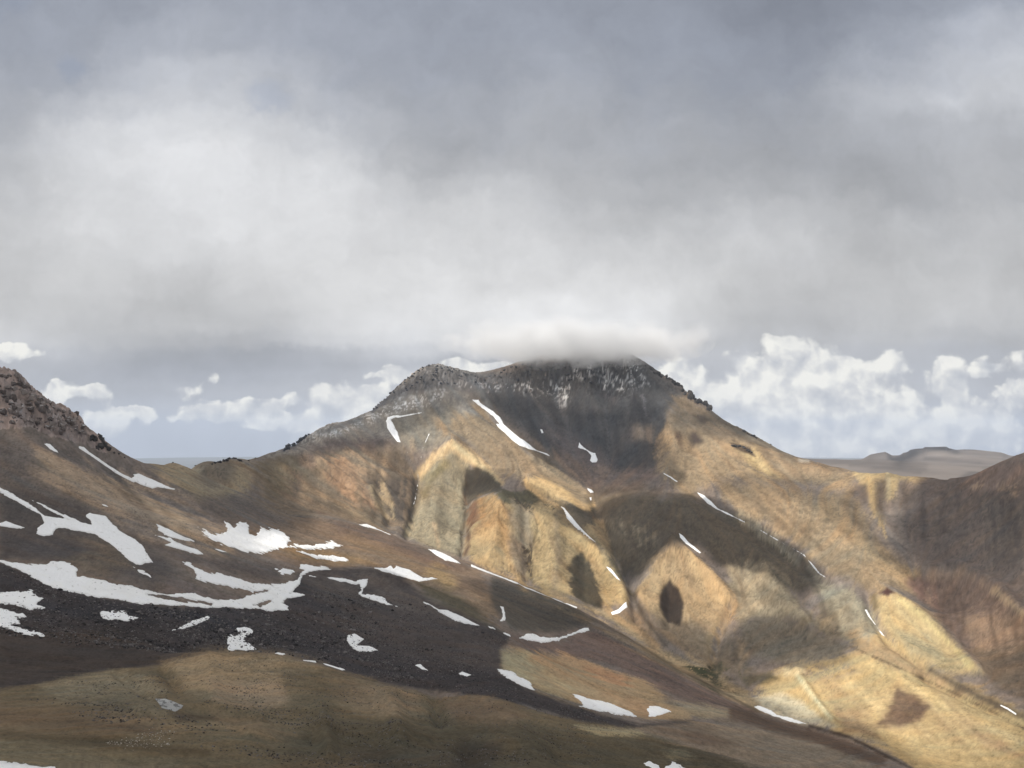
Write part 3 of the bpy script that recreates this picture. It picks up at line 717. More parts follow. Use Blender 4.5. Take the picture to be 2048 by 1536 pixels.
# -- far right saddle with yellow screes
paint([(1700,940),(1780,940),(1850,955),(1840,965),(1800,960),(1790,1000),(1765,1000),(1720,965)], (205,176,118), 1, 8)
stroke([(1735,950),(1745,1000),(1760,1040),(1775,1075)], 13, (200,168,104), .85, soft=7, streak=.6)
stroke([(1776,945),(1774,990)], 9, (206,188,140), .9, soft=5, streak=.4)
paint([(1752,962),(1772,955),(1775,990),(1765,1050),(1750,1020)], (104,90,76), .7, 14, warp=.7)
paint([(1797,968),(1812,963),(1828,985),(1815,1010),(1798,1005)], (98,85,74), .6, 12, warp=.7)
paint([(1718,972),(1732,970),(1738,1010),(1722,1000)], (104,90,78), .6, 14, warp=.7)
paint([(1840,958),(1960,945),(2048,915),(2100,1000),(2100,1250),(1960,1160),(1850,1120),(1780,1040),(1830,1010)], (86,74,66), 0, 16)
paint([(1940,955),(2048,910),(2048,950),(2000,980),(1930,990)], (122,100,86), .2, 12, op=.8)
paint([(1940,965),(1975,960),(1960,990),(1940,985)], (146,122,96), .2, 7, op=.7, speck=0)
paint([(1995,965),(2038,960),(2035,990),(2000,990)], (136,114,90), .2, 7, op=.7, speck=0)
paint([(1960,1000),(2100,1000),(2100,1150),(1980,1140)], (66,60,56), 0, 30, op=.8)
# -- dark band below (cloud shadow, deepened in the ground colour)
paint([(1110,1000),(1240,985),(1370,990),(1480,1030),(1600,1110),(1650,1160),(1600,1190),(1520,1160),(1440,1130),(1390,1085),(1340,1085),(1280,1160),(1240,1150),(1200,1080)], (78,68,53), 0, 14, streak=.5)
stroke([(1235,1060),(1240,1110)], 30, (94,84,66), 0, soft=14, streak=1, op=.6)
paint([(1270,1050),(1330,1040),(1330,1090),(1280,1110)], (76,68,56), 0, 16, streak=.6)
# -- spur right of the dark band
paint([(1440,960),(1700,985),(1760,1080),(1840,1150),(1830,1190),(1740,1180),(1650,1150),(1560,1070),(1440,1000)], (166,142,106), .95, 14, streak=1)
stroke([(1640,1010),(1760,1120),(1830,1170)], 26, (182,152,106), 1, soft=14, streak=.7)
stroke([(1480,1030),(1560,1090),(1640,1155)], 16, (176,164,136), .9, soft=8, op=.7)
paint([(1610,1150),(1700,1170),(1750,1230),(1760,1280),(1700,1280),(1640,1220)], (160,150,124), .95, 12, streak=.7)
stroke([(1600,1120),(1640,1190),(1660,1260)], 16, (106,94,78), .8, soft=10, streak=.5)
paint([(1460,1130),(1540,1130),(1600,1190),(1650,1260),(1560,1240),(1480,1245),(1450,1190)], (158,142,112), .95, 12, streak=1)
# -- tent shaped spur
paint([(905,890),(935,905),(945,960),(935,1050),(930,1115),(870,1105),(800,1075),(828,1010),(838,955),(865,920)], (166,152,120), 1, 7, streak=.5, warp=.7)
stroke([(838,950),(870,915),(905,890),(940,915),(1000,965)], 18, (212,180,124), 1, soft=7, warp=.5)
stroke([(850,960),(890,930)], 14, (150,134,88), 1, soft=8, op=.8)
stroke([(895,950),(890,1040)], 10, (178,166,136), 1, soft=8, streak=.8, op=.6)
stroke([(832,980),(820,1040)], 8, (98,88,76), .8, soft=6)
paint([(938,940),(975,955),(1015,990),(1000,990),(985,985),(945,1005),(932,1060),(930,1000)], (88,79,66), .5, 6, warp=.7, streak=.5)
# -- ochre bluff
paint([(940,1000),(985,985),(1010,1000),(1040,985),(1110,1005),(1150,1055),(1205,1105),(1255,1195),(1240,1215),(1180,1205),(1100,1188),(1020,1150),(925,1112),(928,1060)], (186,158,106), 1, 7, streak=.8, warp=.7)
paint([(940,1000),(985,985),(1000,1000),(1005,1060),(960,1060),(935,1050)], (176,138,88), 1, 8, streak=1.6)
stroke([(945,1005),(940,1050)], 14, (140,98,70), 1, soft=8, streak=1)
stroke([(938,1060),(934,1100)], 14, (140,112,90), 1, soft=7, streak=.8, op=.8)
stroke([(1055,1075),(1048,1160)], 14, (136,110,84), .95, soft=8, streak=1)
stroke([(1062,1120),(1056,1165)], 12, (96,80,62), .9, soft=7, streak=1, op=.8)
stroke([(1010,1020),(1015,1120)], 12, (160,128,98), 1, soft=10, streak=1, op=.6)
stroke([(1090,1040),(1080,1150)], 10, (204,178,122), 1, soft=8, streak=1, op=.7)
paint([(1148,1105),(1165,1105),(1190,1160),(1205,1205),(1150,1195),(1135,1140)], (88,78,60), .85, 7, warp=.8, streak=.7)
stroke([(1150,1080),(1215,1150),(1240,1200)], 26, (196,160,100), 1, soft=10, warp=.5)
paint([(1140,1030),(1200,1040),(1215,1100),(1245,1150),(1200,1110),(1160,1060)], (104,92,72), .4, 7, op=.8)
stroke([(1180,1060),(1215,1100),(1240,1150)], 14, (186,160,108), .9, soft=7)
# -- cone with the dark hollow
paint([(1345,1085),(1375,1095),(1430,1150),(1462,1200),(1440,1260),(1420,1340),(1400,1320),(1340,1280),(1290,1210),(1275,1180),(1310,1120)], (184,154,108), 1, 8, streak=.7, warp=.7)
paint([(1290,1220),(1420,1250),(1420,1340),(1370,1310),(1310,1270)], (130,112,90), .8, 16, op=.8)
stroke([(1390,1130),(1450,1195)], 24, (204,168,112), 1, soft=12)
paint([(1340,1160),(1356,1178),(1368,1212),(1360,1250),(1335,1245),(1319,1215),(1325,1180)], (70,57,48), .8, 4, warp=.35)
stroke([(1465,1210),(1445,1260),(1425,1335)], 16, (172,142,100), .9, soft=8, streak=.6)
stroke([(1260,1180),(1285,1230),(1330,1290)], 12, (100,86,70), .7, soft=8)
# -- valley, right of the cone
paint([(1480,1240),(1560,1235),(1700,1290),(1680,1320),(1600,1335),(1540,1320),(1480,1300)], (96,86,70), 0, 12)
paint([(1450,1250),(1500,1300),(1520,1360),(1440,1350),(1430,1300)], (112,98,80), .3, 14, streak=.8)
stroke([(1470,1260),(1490,1320)], 10, (140,120,92), .5, soft=8, streak=.7)
# -- yellow cone on the right
paint([(1745,1200),(1770,1180),(1795,1185),(1860,1230),(1920,1295),(1970,1345),(1890,1350),(1800,1300),(1765,1255)], (202,174,116), 1, 13, warp=.9)
stroke([(1800,1200),(1860,1245),(1940,1330)], 10, (214,190,122), 1, soft=6)
paint([(1790,1260),(1860,1270),(1890,1320),(1820,1310)], (186,172,130), 1, 12, op=.7)
paint([(1758,1186),(1775,1174),(1790,1184),(1775,1192)], (96,64,54), .9, 4, warp=.5)
stroke([(1748,1195),(1750,1215)], 12, (150,130,90), 1, soft=6)
# -- red brown shoulder
paint([(1815,1165),(1880,1145),(1960,1150),(2060,1220),(2060,1330),(1980,1345),(1900,1260)], (108,88,74), .1, 12)
paint([(1820,1160),(1870,1165),(1880,1220),(1840,1200)], (100,76,67), .1, 10, op=.7)
stroke([(1860,1150),(1930,1145),(1985,1180),(2030,1220)], 16, (140,118,96), .3, soft=9, streak=.6, op=.8)
paint([(1920,1230),(2060,1235),(2060,1300),(1960,1320)], (170,138,106), .7, 16, op=.8)
stroke([(1990,1180),(2040,1220)], 12, (176,150,116), .6, soft=7)
paint([(1940,1300),(2060,1290),(2060,1400),(1990,1370)], (110,92,70), .2, 12, op=.8)
# -- yellow valley sides bottom right
paint([(1560,1335),(1700,1310),(1760,1270),(1860,1330),(1960,1380),(2060,1430),(2060,1560),(1860,1560),(1780,1500),(1700,1470),(1620,1440),(1500,1390)], (206,176,114), 1, 10, streak=.6)
stroke([(1720,1290),(1850,1350),(1980,1400)], 26, (186,154,106), 1, soft=12, streak=.7)
stroke([(1860,1340),(1960,1395),(2060,1440)], 14, (112,96,74), .7, soft=8)
stroke([(1740,1330),(1860,1390),(1960,1450)], 16, (220,188,120), 1, soft=10, streak=.6)
paint([(1570,1330),(1700,1320),(1720,1345),(1620,1365)], (150,130,98), .8, 10, speck=-.2)
paint([(1795,1380),(1835,1400),(1862,1412),(1840,1440),(1800,1452),(1755,1448),(1780,1420)], (126,98,74), .9, 8, warp=.8)
paint([(1660,1400),(1740,1450),(1760,1480),(1690,1460)], (152,122,92), .9, 12, op=.7)
paint([(1905,1440),(2000,1480),(2060,1520),(1980,1500)], (168,134,96), .9, 10, op=.7)
stroke([(1930,1440),(2060,1490)], 14, (226,200,140), 1, soft=8, op=.8)
paint([(1500,1395),(1560,1385),(1600,1400),(1668,1452),(1600,1448),(1520,1420)], (214, 200, 164), 1, 7, warp=.9, op=.85)
stroke([(1590,1345),(1620,1385),(1660,1435)], 10, (226,212,160), 1, soft=5, warp=.4)
stroke([(1575,1345),(1600,1340)], 16, (216,196,146), 1, soft=8)
# -- green hollow and pale valley strip
paint([(1000,1150),(1160,1215),(1260,1275),(1340,1330),(1440,1390),(1540,1430),(1500,1380),(1420,1330),(1330,1290),(1260,1230),(1180,1205)], (168,144,104), .85, 8, streak=.5)
stroke([(1240,1235),(1320,1300),(1400,1350),(1480,1400)], 14, (196,166,118), .9, soft=7, streak=.7)
stroke([(1250,1225),(1290,1260),(1310,1290)], 26, (160,128,88), .9, soft=10, op=.7)
for q_ in ([(1366,1326),(1392,1330),(1410,1350),(1396,1352),(1376,1340)], [(1400,1342),(1440,1326),(1452,1338),(1446,1372),(1430,1386),(1412,1362)], [(1444,1350),(1486,1348),(1478,1366),(1452,1374)], [(1380,1345),(1400,1356),(1424,1380),(1404,1366)]):
    paint(q_, (46,50,32), .2, 6, warp=1.5, op=.95, streak=1.2, speck=-.9)
paint([(1480,1350),(1540,1345),(1560,1360),(1490,1375)], (88,80,52), .4, 8, op=.7)
stroke([(1300,1315),(1360,1345)], 10, (98,92,58), .5, soft=8, op=.6)
# -- moraine ridge lit by the sun
paint([(420,1075),(560,1045),(640,1028),(760,1062),(860,1098),(960,1140),(980,1180),(1000,1235),(960,1240),(880,1195),(800,1150),(740,1135),(640,1140),(560,1115)], (150,126,102), 1, 10, streak=.4)
paint([(640,1030),(720,1050),(860,1100),(940,1135),(880,1140),(780,1100),(690,1070)], (124,104,92), .9, 12, op=.8)
paint([(560,1100),(620,1095),(720,1110),(760,1130),(660,1130),(590,1115)], (166,134,92), 1, 10)
stroke([(700,1080),(800,1120),(900,1170)], 24, (160,134,100), 1, soft=14, op=.6)
stroke([(870,1145),(900,1165)], 30, (178,150,96), 1, soft=14, op=.7)
paint([(930,1180),(985,1190),(1000,1240),(960,1235)], (170,142,110), 1, 10)
paint([(840,1165),(920,1190),(980,1245),(1000,1270),(900,1225),(850,1195)], (88,80,62), .1, 12)
paint([(980,1150),(1060,1180),(1160,1220),(1180,1250),(1100,1265),(1020,1260),(985,1210)], (72,66,58), 0, 8, warp=.7)
paint([(1010,1265),(1120,1285),(1190,1258),(1290,1310),(1420,1385),(1540,1435),(1640,1470),(1560,1465),(1400,1415),(1300,1365),(1180,1320),(1060,1300)], (92,76,68), 0, 8, streak=.3)
# -- ochre tongue
paint([(995,1298),(1060,1305),(1180,1325),(1290,1365),(1340,1400),(1400,1425),(1380,1440),(1290,1440),(1170,1415),(1080,1385),(1000,1340)], (152,128,92), .35, 7, streak=.4, warp=.6)
paint([(1000,1298),(1060,1310),(1090,1335),(1060,1370),(1000,1340)], (152,142,110), .35, 10)
stroke([(1080,1312),(1160,1330),(1240,1360)], 18, (170,136,94), .4, soft=10, streak=.8)
paint([(1170,1335),(1240,1350),(1260,1372),(1210,1365)], (166,122,84), .4, 11, op=.7, streak=.6)
paint([(1060,1340),(1160,1365),(1200,1385),(1120,1390),(1080,1380)], (150,140,108), .35, 10, op=.7)
paint([(1220,1390),(1300,1405),(1300,1440),(1240,1410)], (148,118,84), .3, 9, op=.7)
paint([(1320,1400),(1420,1410),(1500,1430),(1400,1440)], (136,122,96), .3, 8)
# -- black scree
paint([(-60,1105),(0,1125),(90,1160),(200,1195),(350,1212),(560,1215),(600,1150),(640,1138),(740,1137),(800,1152),(850,1195),(960,1245),(1020,1272),(1000,1300),(1000,1345),(1070,1385),(1160,1418),(1280,1446),(1400,1438),(1400,1444),(1280,1460),(1160,1444),(1010,1403),(880,1384),(770,1370),(640,1332),(560,1309),(420,1303),(330,1328),(200,1345),(100,1368),(-60,1390)], (54,49,49), 0, 7)
paint([(600,1150),(740,1140),(850,1195),(980,1255),(900,1250),(760,1220),(640,1200)], (74,67,63), 0, 16)
paint([(700,1200),(1000,1275),(1000,1340),(900,1330),(760,1300),(640,1240)], (64,57,54), 0, 16)
paint([(60,1200),(300,1215),(480,1220),(480,1290),(300,1250),(100,1230)], (52,49,51), 0, 14)
paint([(-60,1265),(200,1260),(320,1290),(330,1325),(180,1348),(0,1372),(-60,1380)], (57,50,46), 0, 14)
paint([(0,1060),(120,1075),(200,1100),(120,1120),(0,1115)], (70,64,62), 0, 10)
# -- near hill
paint([(-60,1385),(60,1372),(130,1356),(215,1342),(320,1332),(420,1304),(560,1309),(640,1331),(712,1353),(773,1369),(835,1384),(881,1396),(911,1391),(973,1393),(1010,1403),(1160,1444),(1280,1462),(1430,1508),(1600,1560),(1500,1600),(-60,1600)], (92,80,58), 0, 5, warp=.7)
paint([(330,1330),(420,1304),(560,1310),(640,1335),(640,1380),(560,1400),(440,1395),(370,1375)], (124,106,78), 0, 26, op=.85)
paint([(420,1360),(560,1370),(600,1400),(520,1420),(430,1405)], (124,105,82), 0, 14, op=.6)
paint([(640,1335),(760,1370),(840,1390),(840,1440),(740,1440),(660,1400)], (98,84,62), 0, 14)
paint([(560,1340),(640,1345),(680,1420),(640,1470),(580,1420)], (82,73,54), 0, 18, op=.7)
paint([(700,1360),(830,1390),(850,1420),(780,1430),(700,1400)], (110,92,68), 0, 14, op=.7)
paint([(880,1398),(980,1395),(1060,1430),(1000,1460),(900,1440)], (100,82,62), 0, 12, op=.8)
paint([(80,1372),(130,1357),(215,1343),(290,1350),(330,1385),(240,1400),(120,1400)], (106,97,76), 0, 10, op=.75)
paint([(120,1395),(300,1395),(330,1425),(200,1430)], (92,84,66), 0, 12, op=.8)
paint([(-60,1400),(100,1410),(300,1435),(360,1460),(200,1470),(-60,1460)], (96,78,57), 0, 18, op=.6)
stroke([(0,1435),(150,1445),(300,1460)], 12, (82,66,48), 0, soft=10, op=.5)
paint([(-60,1475),(60,1475),(220,1500),(360,1520),(360,1600),(-60,1600)], (92,85,66), 0, 18, op=.7)
paint([(0,1462),(200,1476),(420,1500),(420,1512),(200,1496),(0,1478)], (72,62,44), 0, 8, op=.8)
paint([(340,1425),(430,1430),(440,1440),(360,1445)], (70,60,46), 0, 8)
paint([(420,1420),(520,1440),(600,1470),(540,1480),(440,1450)], (108,88,64), 0, 14, op=.5)
stroke([(330,1455),(430,1452),(540,1470)], 9, (114,94,64), 0, soft=8, op=.6)
paint([(640,1440),(900,1440),(1100,1450),(1300,1470),(1560,1540),(1500,1600),(640,1600),(560,1500)], (72,64,47), 0, 24, op=.9)
paint([(700,1500),(900,1500),(960,1560),(700,1560)], (64,56,44), 0, 20, op=.8)
paint([(920,1480),(1000,1490),(980,1560),(900,1540)], (54,47,40), 0, 14, op=.7)
paint([(540,1510),(700,1520),(760,1545),(560,1545)], (86,72,52), 0, 12, op=.6)
paint([(1150,1450),(1280,1460),(1300,1470),(1200,1470)], (146,132,96), .2, 5, op=.8, warp=.6)
paint([(1280,1455),(1440,1440),(1600,1460),(1700,1500),(1800,1560),(1560,1560),(1430,1508)], (116,102,84), .2, 10, streak=.4)
paint([(1310,1455),(1400,1460),(1480,1490),(1400,1490)], (92,76,62), .1, 10, op=.8)
stroke([(1470,1425),(1560,1455),(1640,1475),(1760,1520)], 24, (88,70,56), .2, soft=8)
stroke([(1620,1452),(1700,1475),(1760,1505),(1830,1540)], 5, (58,46,38), .3, soft=4, warp=.4)
paint([(1330,1500),(1370,1495),(1390,1515),(1345,1520)], (112,103,78), .1, 8, op=.7)

# -- rills, ribs and scree tongues
rr2 = random.Random(12)
def fan(P0, P1, Q0, Q1, n, w0, w1, c1, c2, lit, op=.55, bend=10):
    """n thin tongues running from the line P0-P1 down to the line Q0-Q1"""
    for k_ in range(n):
        t = (k_ + rr2.uniform(.1, .9)) / n; t2 = min(1, max(0, t + rr2.uniform(-.05, .05)))
        a0 = (P0[0] + t * (P1[0] - P0[0]), P0[1] + t * (P1[1] - P0[1])); b0 = (Q0[0] + t2 * (Q1[0] - Q0[0]), Q0[1] + t2 * (Q1[1] - Q0[1]))
        f0, f1 = rr2.uniform(0, .35), rr2.uniform(.6, 1)
        q0 = (a0[0] + f0 * (b0[0] - a0[0]), a0[1] + f0 * (b0[1] - a0[1])); q1 = (a0[0] + f1 * (b0[0] - a0[0]), a0[1] + f1 * (b0[1] - a0[1]))
        mid = ((q0[0] + q1[0]) / 2 + rr2.uniform(-bend, bend) * .5, (q0[1] + q1[1]) / 2)
        stroke([q0, mid, q1], rr2.uniform(w0, w1), c1 if rr2.random() < .5 else c2, lit, soft=rr2.uniform(2.5, 9), op=op * rr2.uniform(.25, .95), warp=.45, streak=.3)
fan((945,1000),(1110,1008),(935,1105),(1180,1195), 34, 2, 9, (206,180,126), (134,108,78), 1, .6)
fan((1120,1020),(1190,1090),(1190,1190),(1250,1205), 10, 2, 7, (206,178,120), (150,122,84), 1, .5)
fan((850,950),(930,930),(805,1070),(925,1110), 18, 2, 8, (188,174,140), (128,116,92), 1, .5)
fan((1335,1095),(1380,1100),(1285,1200),(1455,1210), 26, 2, 7, (206,176,124), (150,122,86), 1, .5)
fan((1470,1135),(1560,1150),(1480,1240),(1640,1255), 20, 2, 8, (182,166,132), (118,102,80), .95, .55)
fan((1620,1160),(1740,1200),(1650,1250),(1760,1280), 12, 2, 7, (178,168,138), (124,112,90), .95, .5)
fan((1450,970),(1700,980),(1600,1090),(1830,1170), 30, 2, 9, (196,166,120), (124,102,76), .95, .5, 16)
fan((1340,830),(1560,905),(1310,960),(1640,985), 30, 3, 10, (192,162,118), (132,110,84), 1, .45, 14)
fan((1060,880),(1200,930),(1180,1000),(1330,985), 14, 3, 10, (170,142,116), (112,96,84), .8, .4)
fan((560,905),(830,870),(560,1010),(820,1060), 34, 3, 11, (182,154,118), (100,88,74), .9, .45, 14)
fan((960,820),(1090,910),(1000,950),(1170,1000), 20, 2, 9, (178,152,112), (112,98,78), .9, .45)
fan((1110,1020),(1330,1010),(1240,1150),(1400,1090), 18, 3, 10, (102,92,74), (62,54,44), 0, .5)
fan((1790,1190),(1860,1225),(1790,1300),(1950,1340), 14, 2, 8, (220,194,130), (168,140,92), 1, .5)
fan((1850,1155),(2040,1215),(1860,1290),(2060,1320), 20, 3, 9, (150,126,102), (82,66,56), .3, .5, 18)
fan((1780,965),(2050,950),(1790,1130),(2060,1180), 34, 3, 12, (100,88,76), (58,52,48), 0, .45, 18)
fan((1020,790),(1290,770),(1080,900),(1290,950), 34, 3, 10, (80,76,74), (46,44,46), 0, .5, 14)
fan((1600,1345),(1860,1350),(1700,1450),(2060,1540), 34, 3, 11, (224,196,136), (168,138,98), 1, .45, 18)
fan((1430,1250),(1520,1290),(1410,1350),(1520,1370), 16, 2, 8, (150,128,98), (86,74,60), .4, .5)
fan((60,890),(330,940),(250,1080),(470,1100), 40, 3, 10, (128,110,90), (70,62,56), 0, .45, 14)
fan((1010,1310),(1180,1335),(1080,1380),(1330,1430), 16, 3, 9, (174,150,108), (136,110,80), .35, .45, 8)
fan((1000,1160),(1260,1290),(1200,1250),(1540,1430), 14, 2, 6, (196,170,124), (124,102,76), .85, .5, 6)
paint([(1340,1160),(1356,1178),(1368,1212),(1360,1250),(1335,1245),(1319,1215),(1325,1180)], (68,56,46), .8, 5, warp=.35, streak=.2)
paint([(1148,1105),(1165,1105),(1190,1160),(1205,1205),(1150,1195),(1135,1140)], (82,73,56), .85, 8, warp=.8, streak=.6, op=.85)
paint([(1795,1380),(1835,1400),(1862,1412),(1840,1440),(1800,1452),(1755,1448),(1780,1420)], (122,96,74), .9, 10, warp=1.0, streak=.5, op=.85)
paint([(940,1000),(958,992),(962,1040),(940,1050)], (138,102,74), 1, 8, streak=.8, op=.8)
paint([(968,990),(990,983),(1008,1010),(1004,1090),(980,1100)], (186,148,92), 1, 8, streak=.8, op=.75)
# -- closer drawing of the tent shaped spur and the ochre bluff
stroke([(839,948),(868,916),(897,888),(908,889)], 9, (216,182,128), 1, soft=5, warp=.35)
stroke([(908,890),(940,912),(968,938),(992,962)], 10, (210,190,142), 1, soft=6, warp=.4)
stroke([(848,990),(862,962),(880,940)], 9, (134,120,80), 1, soft=7, warp=.5, op=.8)
stroke([(868,1048),(874,1074),(878,1094)], 8, (196,168,126), 1, soft=5, warp=.4)
stroke([(918,960),(922,1030),(916,1090)], 7, (182,172,140), 1, soft=6, warp=.5, op=.7)
paint([(935,938),(962,940),(1000,964),(1012,980),(985,992),(966,992),(950,1002),(936,1012),(930,980)], (80,72,58), .45, 4, warp=.45, streak=.35)
paint([(986,985),(1010,980),(1075,984),(1092,1000),(1062,1010),(1030,1004),(1008,1006)], (84,78,56), .35, 4, warp=.5, streak=.3)
stroke([(985,992),(1004,1030),(1012,1090),(1024,1140),(1052,1172)], 15, (196,158,100), 1, soft=6, warp=.5, streak=.3)
stroke([(962,1000),(966,1040)], 12, (186,142,84), 1, soft=6, warp=.5, streak=.5)
stroke([(946,1012),(942,1050)], 12, (142,102,70), 1, soft=6, warp=.5, streak=.4)
stroke([(936,1060),(938,1090),(930,1108)], 7, (116,88,66), 1, soft=5, warp=.5)
paint([(950,1065),(990,1060),(1004,1110),(1030,1150),(990,1136),(945,1110)], (190,160,108), 1, 8, warp=.6, streak=.5, op=.8)
paint([(1024,1006),(1062,1006),(1066,1100),(1052,1130),(1030,1090)], (156,142,116), 1, 8, warp=.6, streak=.8, op=.85)
paint([(1018,1085),(1046,1090),(1058,1160),(1030,1145)], (150,130,106), 1, 8, warp=.6, streak=.4, op=.8)
paint([(1046,1095),(1066,1090),(1072,1168),(1056,1172)], (78,66,50), .9, 6, warp=.8, streak=.6, speck=-.25)
paint([(1020,1002),(1110,1006),(1120,1024),(1060,1020)], (84,76,58), .8, 6, warp=.9, streak=.9, speck=-.1)
stroke([(1080,1012),(1092,1070),(1082,1130),(1096,1190)], 14, (192,164,110), 1, soft=7, warp=.5, streak=.5)
stroke([(1112,1030),(1118,1100),(1108,1180)], 16, (170,148,112), 1, soft=8, warp=.6, streak=.5, op=.8)
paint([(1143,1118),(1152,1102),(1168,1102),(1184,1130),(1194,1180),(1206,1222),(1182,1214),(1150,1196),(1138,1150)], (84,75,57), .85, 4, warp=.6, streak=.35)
stroke([(1128,1060),(1170,1085),(1212,1125),(1240,1170),(1248,1200)], 20, (200,168,108), 1, soft=7, warp=.4)
stroke([(1212,1150),(1222,1205)], 22, (190,158,100), 1, soft=7, warp=.4, streak=.3)
paint([(1186,1042),(1208,1046),(1222,1090),(1226,1128),(1206,1100)], (182,152,104), 1, 5, warp=.5, streak=.3)
fan((1200,1030),(1320,1040),(1230,1070),(1310,1110), 14, 1.5, 4, (150,136,108), (128,114,90), .2, .6, 6)
paint([(1060,958),(1084,962),(1130,990),(1180,1012),(1150,1008),(1110,998),(1076,980)], (212,178,118), 1, 5, warp=.5, streak=.5)
stroke([(1052,968),(1080,992),(1112,1010)], 6, (208,174,116), 1, soft=4, warp=.4)
stroke([(1082,935),(1130,968),(1172,1000)], 8, (150,132,102), .9, soft=6, warp=.6, streak=.5)
fan((1040,900),(1110,935),(1100,960),(1180,990), 14, 1.5, 5, (176,156,122), (96,86,70), .7, .6, 6)
stroke([(1700,1292),(1800,1337),(1900,1382),(2048,1455)], 4, (98,80,58), .9, soft=3, warp=.5, op=.8)
stroke([(1000,1152),(1100,1196),(1260,1278),(1350,1334),(1520,1425)], 4, (100,86,66), .6, soft=3, warp=.4, op=.7)
stroke([(1262,1180),(1290,1240),(1340,1300)], 4, (84,72,58), .7, soft=3, warp=.5, op=.7)
stroke([(1205,1060),(1245,1140),(1262,1190)], 5, (92,80,60), .8, soft=3, warp=.5, op=.7)
stroke([(836,955),(826,1010),(806,1070)], 4, (92,82,68), .9, soft=3, warp=.5, op=.8)
stroke([(932,950),(930,1040),(922,1108)], 4, (104,88,66), .9, soft=3, warp=.5, op=.8)

# the scene far beyond the picture's edges keeps a plain scree colour; then overall mottling
cr = CRAGM[..., None]
ALB *= (1 + cr * (np.clip(0.25 * n_sm + 0.10 * white, -0.5, .7))[..., None])
crs = (CRAGM > .4) & (RR < 1100)
rk = alb((122, 106, 99), 0) * (1 + 0.35 * n_mid[..., None] + 0.25 * n_sm[..., None])
ALB[crs] = (0.25 * ALB + 0.75 * rk)[crs]
spk = sstep(n_sm + .45 * white, 0.75, 1.1) * (CRAGM > .4) * (RR < 1100) * sstep(fbm(X / 24, Y / 24, 2, 77), -.1, .3)
ALB += (0.42 - ALB) * (0.6 * spk)[..., None]
n_px = fbm(PA / 3.2, PB / 3.2, 2, 88)
mod = 1 + STW * (0.03 * st_f + 0.045 * st_m + 0.08 * st_c) + 0.085 * white + 0.22 * n_px + 0.20 * n_sm + 0.17 * n_mid + 0.14 * n_big
specks = sstep(n_px + 0.35 * white, 0.60, 0.80) * sstep(fbm(PA / 40, PB / 40, 3, 31), -.1, .35)
mod *= 1 - 0.42 * specks
ALB *= np.clip(mod, 0.45, 1.7)[..., None]
lum_ = ALB @ np.array([.3, .6, .1], np.float32)
ALB = (lum_[..., None] + (ALB - lum_[..., None]) * 0.80) * np.array([1.02, 1.0, 0.98], np.float32)
ALB *= (0.93 + 0.10 * sstep(lum_, 0.10, 0.26))[..., None]
warmth = 0.05 * fbm(X / 120, Y / 120, 3, 91) + 0.03 * st_m
ALB[..., 0] *= 1 + warmth; ALB[..., 2] *= 1 - warmth
ALB = np.clip(ALB, 0.012, 0.7)

print('T paint', round(time.time() - _T0, 1))
# ------------------------------------------------------------------ mesh helpers
def mesh_obj(name, verts, faces, mat, smooth=True, color=None, parent=None, density=None):
    me = bpy.data.meshes.new(name)
    verts = np.ascontiguousarray(verts, np.float32); faces = np.ascontiguousarray(faces, np.int32)
    nf, k_ = faces.shape
    me.vertices.add(len(verts)); me.vertices.foreach_set('co', verts.ravel())
    me.loops.add(nf * k_); me.loops.foreach_set('vertex_index', faces.ravel())
    me.polygons.add(nf)
    me.polygons.foreach_set('loop_start', np.arange(0, nf * k_, k_, dtype=np.int32))
    me.polygons.foreach_set('use_smooth', np.full(nf, smooth))
    if color is not None:
        at = me.attributes.new('Col', 'FLOAT_COLOR', 'POINT')
        at.data.foreach_set('color', np.concatenate([color, np.ones((len(color), 1))], 1).astype(np.float32).ravel())
    if density is not None:
        at = me.attributes.new('dens', 'FLOAT', 'POINT'); at.data.foreach_set('value', np.asarray(density, np.float32))
    me.update(calc_edges=True)
    me.materials.append(mat)
    o = bpy.data.objects.new(name, me)
    col.objects.link(o)
    if parent: o.parent = parent
    return o

def grid_faces(ni, nj, keep=None):
    i, j = np.meshgrid(np.arange(ni - 1), np.arange(nj - 1), indexing='ij')
    a = (i * nj + j)
    f = np.stack([a, a + 1, a + nj + 1, a + nj], -1)
    if keep is not None: f = f[keep]
    return f.reshape(-1, 4)

def tag(o, label=None, cat=None, group=None, kind=None):
    for k_, v in (('label', label), ('category', cat), ('group', group), ('kind', kind)):
        if v: o[k_] = v
    return o

def ground_mat(name, rough=0.95, grain=0.9, gscale=0.9, bump=0.5):
    m = bpy.data.materials.new(name); m.use_nodes = True
    t = NT(m.node_tree); m.node_tree.nodes.clear()
    at = t.new('ShaderNodeAttribute', attribute_name='Col')
    tc_ = t.new('ShaderNodeTexCoord')
    n = t.m('MULTIPLY', t.m('ADD', t.noise(tc_.outputs['Object'], gscale, 3, 0.7), t.noise(tc_.outputs['Object'], gscale * 0.28, 3, 0.7)), 0.5)
    g = t.m('ADD', 1.0 - grain * 0.5, t.m('MULTIPLY', n, grain))
    s = t.new('ShaderNodeVectorMath', operation='SCALE'); t.set(s.inputs[0], at.outputs['Color']); t.set(s.inputs['Scale'], g)
    b = t.new('ShaderNodeBsdfPrincipled'); t.set(b.inputs['Base Color'], s.outputs[0])
    b.inputs['Roughness'].default_value = rough; b.inputs['Specular IOR Level'].default_value = 0.1
    bp = t.new('ShaderNodeBump'); bp.inputs['Strength'].default_value = bump; bp.inputs['Distance'].default_value = 0.6
    t.set(bp.inputs['Height'], n); t.set(b.inputs['Normal'], bp.outputs[0])
    o = t.new('ShaderNodeOutputMaterial'); t.l.new(b.outputs[0], o.inputs[0])
    return m

